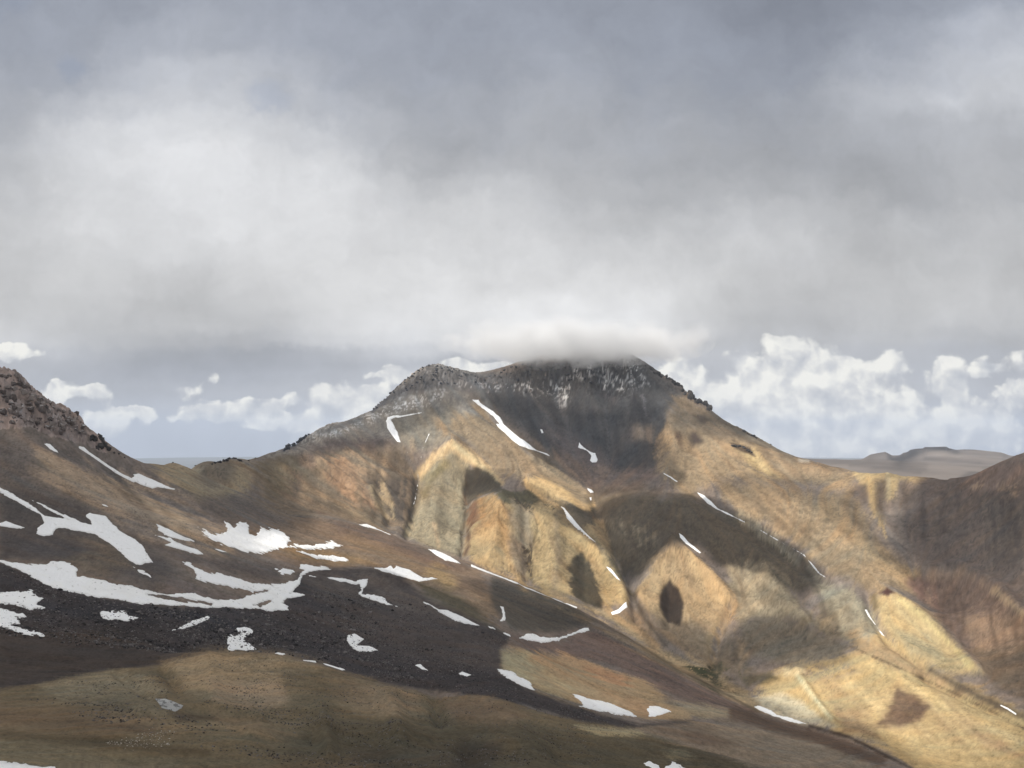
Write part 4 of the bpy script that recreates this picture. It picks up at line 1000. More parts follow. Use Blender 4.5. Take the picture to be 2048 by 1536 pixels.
# ------------------------------------------------------------------ terrain
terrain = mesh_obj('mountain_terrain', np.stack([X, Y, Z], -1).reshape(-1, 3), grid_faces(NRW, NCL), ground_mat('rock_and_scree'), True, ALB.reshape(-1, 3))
tag(terrain, kind='structure')
print('terrain', NRW, NCL, 'visible frac', vis.mean())

print('T mesh', round(time.time() - _T0, 1))
# plain far below, out to the horizon
pr = np.concatenate([[0], np.geomspace(300, 26000, 60)])
pa = np.linspace(0, 2 * np.pi, 97)
Pr, Pa = np.meshgrid(pr, pa, indexing='ij')
PZ = -720.0 + 18 * fbm(Pr * np.cos(Pa) / 2500, Pr * np.sin(Pa) / 2500, 3, 5)
pm = bpy.data.materials.new('dry_steppe'); pm.use_nodes = True
t = NT(pm.node_tree); b = pm.node_tree.nodes['Principled BSDF']
tcp = t.new('ShaderNodeTexCoord')
t.set(b.inputs['Base Color'], t.ramp(t.noise(tcp.outputs['Object'], 0.0006, 6, 0.6), [(0.3, (0.07, 0.075, 0.07)), (0.7, (0.13, 0.13, 0.12))]))
b.inputs['Roughness'].default_value = 1.0
plain = mesh_obj('plain', np.stack([Pr * np.sin(Pa), Pr * np.cos(Pa), PZ], -1).reshape(-1, 3), grid_faces(*Pr.shape), pm)
tag(plain, kind='structure')

# far table land on the right
FH = [(1300,960,6000),(1590,917,6200),(1660,918,6200),(1726,919,6200),(1800,926,6000),(1860,936,5600),(1930,948,5400),(2048,955,5300),(2300,960,5200),
 (1500,990,4800),(1700,985,4700),(1900,985,4600),(2100,985,4600),(2300,990,4600),
 (1640,925,7600),(1715,924,8000),(1741,909,8300),(1771,904,8300),(1785,911,8300),(1800,909,8500),(1818,903,8600),(1824,898,8700),(1848,895,8700),(1893,894,8700),(1911,899,8700),(1948,899,8700),(2003,905,8600),(2048,914,8500),(2150,920,8400),(2300,930,8400),
 (1741,920,7600),(1800,925,7500),(1848,912,7800),(1900,912,7800),(1960,915,7700),(2048,930,7400),(2150,940,7400),(1850,925,7000),(1950,930,6900),
 (1600,960,9800),(1741,940,9800),(1848,925,10200),(1950,925,10200),(2150,950,10000),(1640,990,11500),(1900,970,12000),(2200,990,12000),(1300,990,9000),(1400,985,5000)]
fa, fe = pix_to_te([p[0] for p in FH], [p[1] for p in FH]); fl = np.log([p[2] for p in FH])
fw = tps_fit(fa, fl, fe, 1e-8)
FT = np.linspace(0.10, 0.86, 420); FL = np.linspace(math.log(4500), math.log(12500), 170)
FLg, FTg = np.meshgrid(FL, FT, indexing='ij')
FR = np.exp(FLg)
FX, FY = FR * np.sin(FTg), FR * np.cos(FTg)
FE = tps_eval(fw, fa, fl, FTg, FLg)
fsky = [(1300,945),(1598,917),(1660,919),(1722,920),(1730,915),(1741,909),(1756,906),(1771,903.5),(1777,907),(1784,911),(1799,910.5),(1806,906),(1816,903.5),(1819,900),(1830,897.5),(1846,896.5),(1849,894),(1893,893),(1897,896),(1912,899.5),(1930,898.5),(1948,899),(1975,902),(2003,905),(2020,911),(2048,914),(2150,921),(2400,932)]
sa, se = pix_to_te([p[0] for p in fsky], [p[1] for p in fsky])
sky_e = np.interp(FT, sa, se)
for _ in range(2):
    FE = FE + (sky_e - FE.max(axis=0))[None] * np.exp(-((FLg - math.log(8500)) / 0.10) ** 2)
    FE = np.minimum(FE, sky_e[None])
edge = sstep(FTg, 0.10, 0.22) * sstep(FLg, FL[0], FL[0] + .12)
FZ = FE * FR + (9 * (ridged(FX / 700, FY / 700, 4, 12) - .5) + 3 * fbm(FX / 160, FY / 160, 3, 4)) * (1 - .85 * np.exp(-((FLg - math.log(8500)) / 0.07) ** 2))
FZ = FZ * edge + (1 - edge) * -760
FC = np.empty(FZ.shape + (3,), np.float32)
fu, fv = world_to_pix(FX, FY, FZ)
FC[:] = lin((114, 105, 97)) * 0.92
dk = sstep(mask_poly(fu, fv, [(1745,925),(1790,915),(1815,902),(1850,905),(1830,915),(1800,925),(1780,935)]) + 8 * fbm(FX / 300, FY / 300, 3, 8), -6, 6) * (FR > 6900)
FC *= (1 - 0.55 * dk)[..., None]
cap = sstep(FZ + 6 * fbm(FX / 200, FY / 200, 2, 3), -160, -145) * (FR > 8000)
FC *= (1 - 0.6 * cap)[..., None]
FC *= (1 + 0.30 * fbm(FX / 350, FY / 250, 4, 33))[..., None]
for P_, w_, k_ in (([(1741,912),(1755,906),(1771,904),(1790,912),(1800,914)], 9, .30), ([(1818,903),(1848,899),(1893,898),(1915,902)], 5, .45), ([(1826,906),(1812,918),(1800,924)], 12, .42), ([(1850,916),(1900,922),(1960,926)], 5, .25), ([(1600,922),(1700,924),(1790,930),(1850,938)], 6, .22), ([(1700,932),(1780,938),(1840,945)], 4, .25), ([(1910,905),(1960,910),(2010,912)], 5, .2)):
    FC *= (1 - k_ * np.exp(-((seg_dist(fu, fv, P_) + 2.5 * fbm(FX / 90, FY / 90, 3, 51)) / w_) ** 2))[..., None]
for P_, w_, k_ in (([(1860,908),(1920,912),(2000,916)], 6, .25), ([(1640,930),(1740,934)], 5, .2), ([(1860,930),(1960,935)], 6, .2)):
    FC *= (1 + k_ * np.exp(-((seg_dist(fu, fv, P_) + 2.5 * fbm(FX / 90, FY / 90, 3, 52)) / w_) ** 2))[..., None]
mid = sstep(mask_poly(fu, fv, [(1910,960),(1938,942),(1961,931),(1975,930),(1990,950)]), -5, 5) * (FR < 5600)
FC *= (1 - 0.4 * mid)[..., None]
hills = mesh_obj('far_hills', np.stack([FX, FY, FZ], -1).reshape(-1, 3), grid_faces(*FZ.shape), ground_mat('far_hill_ground', 1.0, 0.3, 0.01, 0.2), True, FC.reshape(-1, 3))
tag(hills, kind='structure')

print('T snow0', round(time.time() - _T0, 1))
# ------------------------------------------------------------------ snow patches, each one a thing lying on the slope
snow_mat = ground_mat('old_snow', 0.8, 0.10, 0.8, 0.25)
VISD = (blur(vis.astype(np.float32), 3, 1) > 0.12) & (np.abs(V - 768) < 900)
def snow(label, polys, lines=(), holes=(), ragged=1.0, dirt=0.0, base=(0.93, 0.925, 0.91), dotted=0.0, thick=0.55, whole=False):
    allp = [p for P_ in polys for p in P_] + [p for P_, w in lines for p in P_]
    xs = [p[0] for p in allp]; ys = [p[1] for p in allp]
    m = (U > min(xs) - 6) & (U < max(xs) + 6) & (V > min(ys) - 6) & (V < max(ys) + 6) & vis
    ii, jj = np.nonzero(m)
    if not len(ii): print('no ground for', label); return None
    i0, i1 = max(ii.min() - 1, 0), min(ii.max() + 2, NRW); j0, j1 = max(jj.min() - 1, 0), min(jj.max() + 2, NCL)
    k_ = 3 if (max(xs) - min(xs)) < 180 else 2
    ni, nj = (i1 - i0 - 1) * k_ + 1, (j1 - j0 - 1) * k_ + 1
    gi, gj = np.meshgrid(i0 + np.arange(ni) / k_, j0 + np.arange(nj) / k_, indexing='ij')
    x, y, z = bil(X, gi, gj), bil(Y, gi, gj), bil(Z, gi, gj)
    ok = bil(VISD.astype(np.float32), gi, gj) > 0.3
    if whole: ok = np.abs(bil(RR, gi, gj) / np.median(RR[ii, jj]) - 1) < 0.15
    u, v = world_to_pix(x, y, z)
    s_ = bil(sc, gi, gj)
    sd_ = np.full(u.shape, -99.0)
    near = ok & (u > min(xs) - 8) & (u < max(xs) + 8) & (v > min(ys) - 8) & (v < max(ys) + 8)
    q = np.nonzero(near)
    uu, vv = u[q], v[q]
    d = np.full(uu.shape, -99.0)
    for P_ in polys: d = np.maximum(d, mask_poly(uu, vv, P_))
    for P_, w in lines: d = np.maximum(d, w * 0.5 - seg_dist(uu, vv, P_))
    for P_ in holes: d = np.minimum(d, -mask_poly(uu, vv, P_))
    pa, pb = bil(PA, gi, gj), bil(PB, gi, gj)
    a_ = pa[q]; b_ = pb[q]
    nz = fbm(a_ / 6, b_ / 6, 3, 61)
    nz = ragged * (2.8 * nz + 2.6 * fbm(a_ / 13, b_ / 13, 2, 62) + 1.3 * fbm(a_ / 2.6, b_ / 2.6, 2, 63) + 0.8 * bil(st_f, gi[q], gj[q])) - 0.2 * ragged
    d = d + np.clip(nz, (-0.45 if ragged < 0.65 else -1.2) if ragged < 0.8 else -3.5, 2.0 if ragged < 0.8 else 5.0)
    if dotted: d = d - dotted * 3.0 * np.maximum(0, fbm(a_ / 5, b_ / 5, 2, 71) + 0.1)
    sd_[q] = d
    h = -0.6 * s_ + (thick + 0.6) * s_ * sstep(sd_, -1.6, 2.2)
    keep = (sd_ > -2.0)
    cells = (keep[:-1, :-1] | keep[1:, :-1] | keep[:-1, 1:] | keep[1:, 1:]) & ok[:-1, :-1] & ok[1:, 1:] & ok[1:, :-1] & ok[:-1, 1:]
    cells &= np.maximum.reduce([sd_[:-1, :-1], sd_[1:, :-1], sd_[:-1, 1:], sd_[1:, 1:]]) > -1.9
    if not cells.any(): print('empty snow', label); return None
    # drop crumbs: keep the connected parts that matter
    lab = np.where(cells, np.arange(cells.size).reshape(cells.shape) + 1, 0)
    for _ in range(300):
        p = np.pad(lab, 1)
        nl = np.where(cells, np.maximum.reduce([p[1:-1, 1:-1], p[:-2, 1:-1], p[2:, 1:-1], p[1:-1, :-2], p[1:-1, 2:]]), 0)
        fl_ = np.concatenate([[0], nl.ravel()])
        for _k in range(3): nl = np.where(cells, fl_[nl], 0); fl_ = np.concatenate([[0], nl.ravel()])
        if (nl == lab).all(): break
        lab = nl
    ids, cnt = np.unique(lab[cells], return_counts=True)
    good = ids[cnt >= max(6, cnt.max() * (0.22 if not lines else 0.01))]
    cells &= np.isin(lab, good)
    if len(good) > 1: print('SNOW', label[:40], cnt[cnt >= max(6, cnt.max() * .01)])
    f = grid_faces(ni, nj, cells)
    used, inv = np.unique(f, return_inverse=True)
    vert = np.stack([x, y, z + h], -1).reshape(-1, 3)[used]
    c0 = np.array(base, np.float32)[None] * (1 + 0.07 * fbm(pa / 9, pb / 9, 4, 15) + 0.05 * fbm(pa / 40, pb / 40, 2, 16) + 0.15 * dirt * bil(st_m, gi, gj)).reshape(-1, 1)[used]
    dd = dirt + 0.10
    spots = sstep(fbm(pa / 2.2, pb / 2.2, 2, 90) + 0.5 * dirt, 0.52, 0.8).reshape(-1, 1)[used]
    c0 = c0 * (1 - 0.55 * spots * min(1, 0.5 + dirt)) * (1 - 0.25 * dirt)
    c0 = c0 * (0.74 + 0.26 * sstep(sd_, -1.0, 4.0 if max(xs) - min(xs) > 60 else 2.0).reshape(-1, 1)[used])
    cen = vert.mean(0)
    o = mesh_obj('snow_patch', vert - cen, inv.reshape(-1, 4), snow_mat, True, np.clip(c0, 0.02, 0.9))
    o.location = cen
    tag(o, label, 'snow patch', 'snow patches on the slopes')
    return o

snow('thin snow tongue running down from the small crag to a pointed patch near the saddle', [[(262,957),(268,952),(265,948),(278,947),(310,960),(332,971),(351,978),(347,980),(315,975),(305,978),(282,970),(262,960)], [(155,892),(168,893),(182,906),(176,908)]], [([(160,895),(182,909),(215,932),(240,948),(268,962)], 6.5)], ragged=.3)
snow('small pointed snow sliver just under the big left crag', [[(85,886),(100,889),(119,907),(100,898)]], ragged=.5)
snow('tiny snow sliver alone on the brown slope below the saddle patch', [[(197,1005),(212,1010),(222,1016),(207,1012)]], ragged=.4)
snow('long snow tongue from the left edge that widens into a broad lobe on dark scree', [[(-20,962),(0,973),(30,990),(60,1008),(90,1030),(150,1040),(185,1050),(172,1030),(180,1026),(210,1033),(240,1060),(265,1075),(285,1090),(300,1115),(306,1125),(285,1128),(272,1131),(262,1122),(240,1105),(215,1085),(190,1068),(160,1062),(130,1056),(112,1058),(106,1070),(88,1074),(72,1068),(75,1055),(88,1045),(80,1030),(55,1015),(30,1002),(0,985),(-20,976)], [(65,1001),(85,1007),(110,1020),(150,1038),(185,1055),(180,1060),(140,1042),(100,1022)]], ragged=.72)
snow('short ragged snow tail below the tip of the broad left lobe', [[(262,1130),(285,1140),(300,1148),(303,1156),(290,1150),(270,1140)]], ragged=.8)
snow('narrow snow wedge at the left edge under the long snow tongue', [[(-10,1046),(0,1045),(12,1042),(30,1048),(55,1056),(35,1058),(0,1053),(-10,1053)]], ragged=.6)
snow('upper of two slanting snow slivers left of the large spiky patch', [[(312,1047),(325,1052),(350,1063),(375,1075),(388,1082),(372,1080),(345,1074),(330,1070),(318,1060)]], ragged=.7)
snow('lower of two slanting snow slivers, forked at its left end', [[(310,1070),(341,1076),(353,1085),(369,1090),(396,1099),(410,1110),(390,1108),(326,1090),(341,1085)]], ragged=.6)
snow('little snow dash right of the forked sliver', [[(421,1096),(439,1098),(461,1106),(443,1104)]], ragged=.4)
snow('large bright snow patch with spiky upper edge in the sunlit hollow', [[(388,1046),(401,1056),(424,1067),(446,1067),(455,1058),(443,1037),(460,1047),(468,1052),(474,1045),(493,1042),(499,1048),(502,1066),(511,1068),(521,1053),(535,1059),(557,1056),(571,1065),(580,1079),(577,1090),(630,1090),(663,1084),(683,1092),(663,1099),(602,1098),(563,1097),(546,1098),(535,1108),(507,1107),(479,1101),(452,1091),(429,1082),(410,1068)]], ragged=1.5)
snow('thin bright snow strip on ochre ground below the large spiky patch', [[(593,1102),(635,1110),(650,1110),(684,1112),(712,1124),(678,1124),(635,1119),(607,1107)]], ragged=1.0)
snow('comb edged sunlit snow patch behind the dark scree dome', [[(749,1136),(773,1136),(782,1132),(787,1139),(792,1132),(810,1136),(829,1145),(847,1155),(865,1155),(875,1158),(838,1164),(819,1158),(789,1149),(767,1143)]], ragged=0.50, whole=True)
snow('snow patch on the crest of the moraine below the dark triangle', [[(714,1049),(732,1047),(754,1047),(765,1055),(790,1072),(778,1070),(760,1062),(740,1056)]], ragged=0.40, whole=True)
snow('slim snow patch in the gap between moraine and tent shaped spur', [[(856,1098),(875,1101),(896,1110),(915,1121),(925,1129),(890,1121),(875,1113)]], ragged=0.30, whole=True)
snow('long snow thread at the foot of the ochre bluff', [], [([(945,1131),(975,1142),(1010,1155),(1035,1165)], 7), ([(1035,1165),(1052,1175),(1085,1187),(1125,1204),(1153,1215)], 3.5)], ragged=0.15, whole=True)
snow('short upright snow stroke on the brown slope above the smile shaped patch', [[(998,1211),(1008,1213),(1012,1236),(1011,1242),(1000,1242),(1005,1233),(1004,1221)]], ragged=.5)
snow('slanting snow wedge on the edge of the dark scree, right of its middle', [[(847,1204),(856,1206),(878,1218),(893,1219),(918,1230),(942,1242),(964,1253),(942,1250),(911,1242),(887,1230),(862,1212)]], ragged=.6)
snow('first small snow dash continuing down from the slanting wedge', [[(974,1251),(985,1254),(991,1259),(979,1256)]], ragged=.4)
snow('second small snow dash further down from the slanting wedge', [[(1007,1266),(1019,1270),(1024,1275),(1013,1270)]], ragged=.4)
snow('smile shaped snow patch curving under the dark olive hill', [[(1039,1276),(1055,1267),(1067,1267),(1079,1274),(1116,1274),(1128,1273),(1147,1264),(1168,1254),(1178,1254),(1181,1262),(1168,1265),(1153,1268),(1125,1278),(1119,1282),(1085,1285),(1058,1282)]], ragged=.7)
snow('short curved snow patch at the lower tip of the ochre bluff', [[(1221,1224),(1236,1218),(1251,1204),(1254,1202),(1254,1215),(1239,1227),(1224,1231)]], ragged=.5)
snow('narrow snow patch low in the gully right of the ochre bluff', [[(1211,1132),(1221,1136),(1230,1145),(1241,1161),(1233,1158),(1221,1145)]], ragged=.4)
snow('long snow streak high in the gully right of the ochre bluff', [[(1116,1009),(1129,1015),(1139,1027),(1151,1042),(1164,1057),(1180,1073),(1196,1087),(1190,1085),(1170,1070),(1150,1055),(1133,1037),(1127,1020)]], ragged=.5)
snow('boot shaped snow patch alone on the dark upper mountain face', [[(1159,884),(1164,892),(1179,902),(1191,907),(1196,920),(1194,925),(1184,926),(1179,921),(1183,912),(1174,902),(1156,895)]], ragged=.4)
snow('tiny snow dot on the dark face left of the boot shaped patch', [[(1080,858),(1085,859),(1088,866),(1083,867)]], ragged=.2)
snow('longest snow couloir falling from below the left peak across the upper face', [[(942,799),(957,799),(962,806),(987,822),(1002,837),(1007,847),(1024,862),(1036,872),(1056,887),(1074,900),(1094,906),(1106,916),(1091,910),(1074,903),(1054,897),(1039,892),(1024,881),(1009,866),(989,846),(1000,849),(985,832),(962,815)]], ragged=.4)
snow('hook shaped snow patch under the left peak', [[(774,834),(787,830),(799,831),(824,827),(854,823),(827,830),(802,835),(789,836),(782,840),(789,850),(797,870),(802,886),(794,884),(784,872),(774,857),(772,842)]], ragged=.6)
snow('broken thread of snow trickling down from the hook shaped patch', [], [([(802,886),(815,905),(823,922)], 1.6)], ragged=.25, dotted=.3)
snow('broken snow thread along the left edge of the tent shaped spur', [], [([(858,868),(846,895),(840,925),(836,945),(836,965),(830,1000),(823,1022)], 1.5)], ragged=.25, dotted=.35)
snow('small bright snow patch at the tip of the yellow spur', [[(1174,975),(1184,979),(1189,985),(1181,986),(1175,981)]], ragged=.3)
snow('snow speck just under the small patch at the yellow spur', [[(1179,995),(1183,994),(1184,1001),(1180,1002)]], ragged=.2)
snow('faint broken snow line on the pinkish slope in the middle of the mountain', [], [([(1328,947),(1340,954),(1354,963)], 3.4)], ragged=.3, dotted=.2)
snow('tapering snow wedge with a long tail on the right spur', [[(1391,982),(1409,990),(1424,1004),(1436,1017),(1461,1030),(1489,1045),(1459,1031),(1434,1019),(1414,1007),(1399,992)]], [([(1434,1017),(1461,1030),(1489,1044)], 2.8)], ragged=.3)
snow('thin snow line curving along the right spur below the tapering wedge', [[(1607,1110),(1625,1127),(1638,1145),(1654,1156),(1640,1150),(1628,1138)]], [([(1520,1060),(1567,1087),(1607,1109),(1626,1129),(1638,1146),(1653,1156)], 2.2)], ragged=.3, dotted=.12)
snow('snow finger above the pale cone with the dark hollow', [[(1356,1064),(1365,1070),(1377,1084),(1390,1093),(1404,1106),(1399,1107),(1374,1089),(1360,1075)]], ragged=.3)
snow('straight snow sliver beside the yellow cone on the right', [[(1728,1218),(1734,1219),(1745,1239),(1760,1261),(1776,1278),(1763,1270),(1751,1251),(1736,1233)]], ragged=.3)
snow('small snow dash near the right edge on yellow ground', [], [([(2002,1411),(2015,1417),(2031,1428)], 4)], ragged=.3)
snow('snow rim under the cream coloured scarp in the valley', [[(1506,1413),(1520,1411),(1536,1417),(1554,1430),(1582,1436),(1613,1447),(1597,1448),(1567,1437),(1540,1430),(1518,1421)]], ragged=.6)
snow('slanting snow patch at the upper left of the ochre tongue', [[(993,1338),(1010,1339),(1024,1344),(1042,1354),(1058,1362),(1064,1371),(1072,1384),(1055,1376),(1036,1367),(1015,1356),(1002,1348)]], ragged=.7)
snow('wide snow patch along the lower edge of the ochre tongue', [[(1144,1388),(1159,1391),(1175,1397),(1196,1401),(1215,1404),(1239,1414),(1264,1424),(1273,1433),(1251,1431),(1208,1424),(1159,1414),(1150,1411),(1168,1411),(1159,1399)]], ragged=.8)
snow('blunt snow patch at the lower right end of the ochre tongue', [[(1293,1420),(1301,1411),(1319,1413),(1344,1423),(1331,1427),(1310,1433),(1298,1433),(1299,1427)]], ragged=.6)
snow('left of two snow patches cut by the bottom edge', [[(1285,1526),(1298,1521),(1319,1529),(1322,1545),(1294,1534)]], ragged=.8)
snow('right of two snow patches cut by the bottom edge', [[(1328,1531),(1347,1525),(1362,1529),(1376,1540),(1372,1550),(1330,1550)]], ragged=.8)
snow('great forked snow belt sweeping across the black scree from the left edge', [[(-20,1117),(0,1121),(31,1127),(55,1130),(92,1129),(104,1124),(123,1122),(138,1127),(154,1133),(161,1139),(151,1145),(154,1153),(184,1155),(200,1159),(240,1168),(277,1176),(307,1184),(338,1188),(369,1187),(390,1185),(400,1190),(409,1195),(436,1199),(470,1199),(489,1195),(512,1188),(500,1180),(455,1173),(412,1166),(387,1160),(393,1150),(385,1140),(370,1130),(361,1122),(378,1124),(400,1138),(430,1147),(461,1152),(492,1162),(512,1167),(540,1169),(561,1169),(586,1161),(603,1153),(600,1168),(590,1176),(580,1187),(605,1187),(612,1190),(600,1194),(575,1198),(562,1206),(575,1215),(577,1220),(560,1223),(540,1223),(512,1216),(470,1216),(440,1217),(409,1216),(369,1213),(320,1211),(270,1205),(215,1197),(170,1190),(140,1185),(110,1175),(85,1168),(70,1158),(50,1145),(20,1132),(0,1125),(-20,1122)]],
     holes=[[(292,1188),(332,1191),(369,1196),(427,1207),(424,1211),(369,1204),(323,1196)],[(505,1181),(540,1179),(530,1185),(505,1190)],[(505,1210),(543,1201),(521,1213)]], ragged=.9, dirt=.06)
snow('snow flake with a notch just above the right end of the great belt', [[(600,1130),(613,1128),(629,1135),(644,1133),(663,1139),(635,1142),(613,1148),(600,1150),(607,1141),(600,1136)]], ragged=.8)
snow('ragged little snow patch left of the notched flake', [[(552,1137),(570,1137),(587,1141),(580,1148),(564,1150),(558,1142)]], ragged=1.3)
snow('bent snow band like a lightning bolt on the dark scree dome', [[(616,1152),(635,1150),(672,1156),(709,1162),(715,1159),(735,1159),(732,1175),(724,1187),(746,1188),(770,1196),(776,1205),(802,1215),(773,1210),(746,1201),(721,1192),(715,1188),(721,1181),(719,1170),(696,1165),(666,1159),(635,1153)]], ragged=.8)
snow('small C shaped snow patch in the middle of the black scree', [[(695,1270),(709,1267),(730,1278),(715,1290),(739,1291),(756,1301),(736,1304),(715,1302),(699,1291),(693,1281)]], ragged=.5)
snow('small leaf shaped snow patch near the lower edge of the black scree', [[(829,1330),(841,1328),(850,1336),(859,1342),(844,1339)]], ragged=.4)
snow('small three pointed snow patch right of the leaf shaped one', [[(914,1348),(924,1342),(946,1350),(933,1353)]], ragged=.5)
snow('short snow line lying on the crest of the near tan hill', [[(604,1319),(632,1321),(633,1326),(607,1322)]], ragged=0.12, whole=True)
snow('longer snow line lying on the crest of the near tan hill', [[(644,1326),(675,1329),(702,1340),(684,1341),(650,1330)]], ragged=0.12, whole=True)
snow('jagged scrap of snow just behind the top of the near tan hill', [[(547,1307),(564,1302),(579,1306),(565,1311)]], ragged=0.20, whole=True)
snow('L shaped snow patch just above the crest of the near tan hill', [[(453,1273),(476,1254),(492,1253),(510,1261),(492,1276),(486,1279),(512,1298),(504,1301),(455,1301)]], holes=[[(462,1266),(472,1262),(478,1268),(468,1272)]], ragged=.7)
snow('thin diagonal snow stripe alone among black boulders', [[(344,1261),(369,1251),(387,1242),(418,1233),(415,1239),(396,1247),(369,1258)]], ragged=.8)
snow('fish shaped snow patch under the great belt', [[(197,1224),(224,1223),(249,1220),(258,1230),(278,1236),(255,1242),(230,1239),(206,1238)]], ragged=1.0)
snow('upper ragged snow patch at the left edge on black boulders', [[(-20,1187),(0,1187),(25,1184),(61,1182),(83,1196),(74,1208),(91,1216),(61,1222),(46,1215),(18,1207),(0,1208),(-20,1210)]], ragged=1.4)
snow('lower ragged snow patch at the left edge with a long point', [[(-20,1213),(0,1215),(25,1224),(46,1227),(55,1235),(34,1235),(40,1247),(25,1250),(61,1262),(95,1271),(86,1272),(46,1265),(0,1255),(-20,1250)]], ragged=1.3)
snow('dirty grey striped snow remnant on the near tan slope', [[(309,1397),(332,1397),(367,1411),(363,1417),(350,1424),(323,1416)]], ragged=.25, dirt=.85, base=(.50, .50, .49))
snow('snow strip in the bottom left corner', [[(-20,1521),(0,1522),(50,1525),(110,1535),(125,1552),(-20,1552)]], ragged=.3)


print('T snow', round(time.time() - _T0, 1))
# ------------------------------------------------------------------ boulders and crags
import bmesh
def rock_mesh(name, seed, n=15, sq=(1, 1, 0.75)):
    r = random.Random(seed)
    bm = bmesh.new()
    for _ in range(n):
        d = Vector((r.gauss(0, 1), r.gauss(0, 1), r.gauss(0, 1))).normalized() * r.uniform(0.72, 1.0)
        bm.verts.new((d.x * sq[0] * 0.5, d.y * sq[1] * 0.5, d.z * sq[2] * 0.5))
    res = bmesh.ops.convex_hull(bm, input=bm.verts)
    bmesh.ops.delete(bm, geom=[g for g in res['geom_interior'] if isinstance(g, bmesh.types.BMVert)], context='VERTS')
    loose = [v for v in bm.verts if not v.link_faces]
    bmesh.ops.delete(bm, geom=loose, context='VERTS')
    me = bpy.data.meshes.new(name); bm.to_mesh(me); bm.free()
    return me
def rock_mat(name, c0, c1, scale=0.5, snowy=0.0, vary=0.95):
    m = bpy.data.materials.new(name); m.use_nodes = True
    t = NT(m.node_tree); b = m.node_tree.nodes['Principled BSDF']
    g = t.new('ShaderNodeNewGeometry'); oi = t.new('ShaderNodeObjectInfo')
    n = t.noise(g.outputs['Position'], scale, 5, 0.65)
    rr_ = t.m('FRACT', t.m('ADD', oi.outputs['Random'], g.outputs['Random Per Island']))
    f = t.m('ADD', t.m('MULTIPLY', n, 0.55), t.m('SUBTRACT', t.m('MULTIPLY', rr_, vary), 0.30 * vary / 0.95 - (0.95 - vary) * 0.12))
    cc = t.ramp(f, [(0.2, c0), (0.75, c1)])
    if snowy:
        sp = t.new('ShaderNodeSeparateXYZ'); t.set(sp.inputs[0], g.outputs['Normal'])
        sf = t.m('MULTIPLY', t.smooth(sp.outputs[2], 0.45, 0.85), t.smooth(t.noise(g.outputs['Position'], 0.35, 4, 0.6), 0.5, 0.62))
        cc = t.mix(t.m('MULTIPLY', sf, snowy), cc, (0.62, 0.62, 0.62, 1))
    t.set(b.inputs['Base Color'], cc); b.inputs['Roughness'].default_value = 0.9; b.inputs['Specular IOR Level'].default_value = 0.15
    return m
m_black = rock_mat('black_boulder_rock', (0.03, 0.027, 0.028), (0.165, 0.15, 0.145), 0.6)
m_crag = rock_mat('weathered_crag_rock', (0.09, 0.072, 0.066), (0.33, 0.285, 0.26), 0.22, 0.7, 0.4)
m_peak = rock_mat('dark_summit_rock', (0.035, 0.036, 0.042), (0.085, 0.084, 0.086), 0.12, 0.4, 0.4)
m_ridge = rock_mat('dark_ridge_rock', (0.03, 0.028, 0.028), (0.085, 0.078, 0.074), 0.15, 0.0, 0.4)
def rocks_joined(name, pos, size, mats, seed, protos=12, sq=(1, 1, .75)):
    """many small stones as one mesh"""
    r = np.random.default_rng(seed)
    pv, pf = [], []
    for k_ in range(protos):
        me = rock_mesh('tmp', 500 + seed * 50 + k_, 9, sq)
        v = np.empty(len(me.vertices) * 3, np.float32); me.vertices.foreach_get('co', v)
        me.calc_loop_triangles(); f = np.empty(len(me.loop_triangles) * 3, np.int32); me.loop_triangles.foreach_get('vertices', f)
        pv.append(v.reshape(-1, 3)); pf.append(f.reshape(-1, 3)); bpy.data.meshes.remove(me)
    VV, FF, off = [], [], 0
    which = r.integers(0, protos, len(pos))
    for k_ in range(protos):
        q = np.nonzero(which == k_)[0]
        if not len(q): continue
        a = r.uniform(0, 6.28, len(q)); ca, sa = np.cos(a), np.sin(a)
        v = pv[k_][None] * (size[q, None, None] * r.uniform(0.75, 1.3, (len(q), 1, 3)))
        vx = v[..., 0] * ca[:, None] - v[..., 1] * sa[:, None]; vy = v[..., 0] * sa[:, None] + v[..., 1] * ca[:, None]
        v = np.stack([vx, vy, v[..., 2]], -1) + pos[q][:, None]
        VV.append(v.reshape(-1, 3)); n = pv[k_].shape[0]
        FF.append((pf[k_][None] + (np.arange(len(q)) * n)[:, None, None]).reshape(-1, 3) + off); off += len(q) * n
    return mesh_obj(name, np.concatenate(VV), np.concatenate(FF), mats, False)

pxm = (U - U.mean()) * 0
SCREE = [[(-40,1105),(0,1130),(90,1165),(200,1198),(350,1215),(560,1222),(620,1180),(740,1175),(850,1205),(960,1250),(1015,1275),(990,1330),(1000,1350),(1070,1388),(1160,1420),(1280,1448),(1280,1458),(1160,1442),(1010,1401),(880,1380),(770,1366),(640,1328),(560,1304),(420,1298),(330,1310),(200,1300),(90,1280),(-40,1270)]]
win = (U > -40) & (U < 1300) & (V > 1090) & (V < 1470) & vis & (RR < 950) & (RR > 420)
wi = np.nonzero(win)
sdm = mask_poly(U[wi], V[wi], SCREE[0])
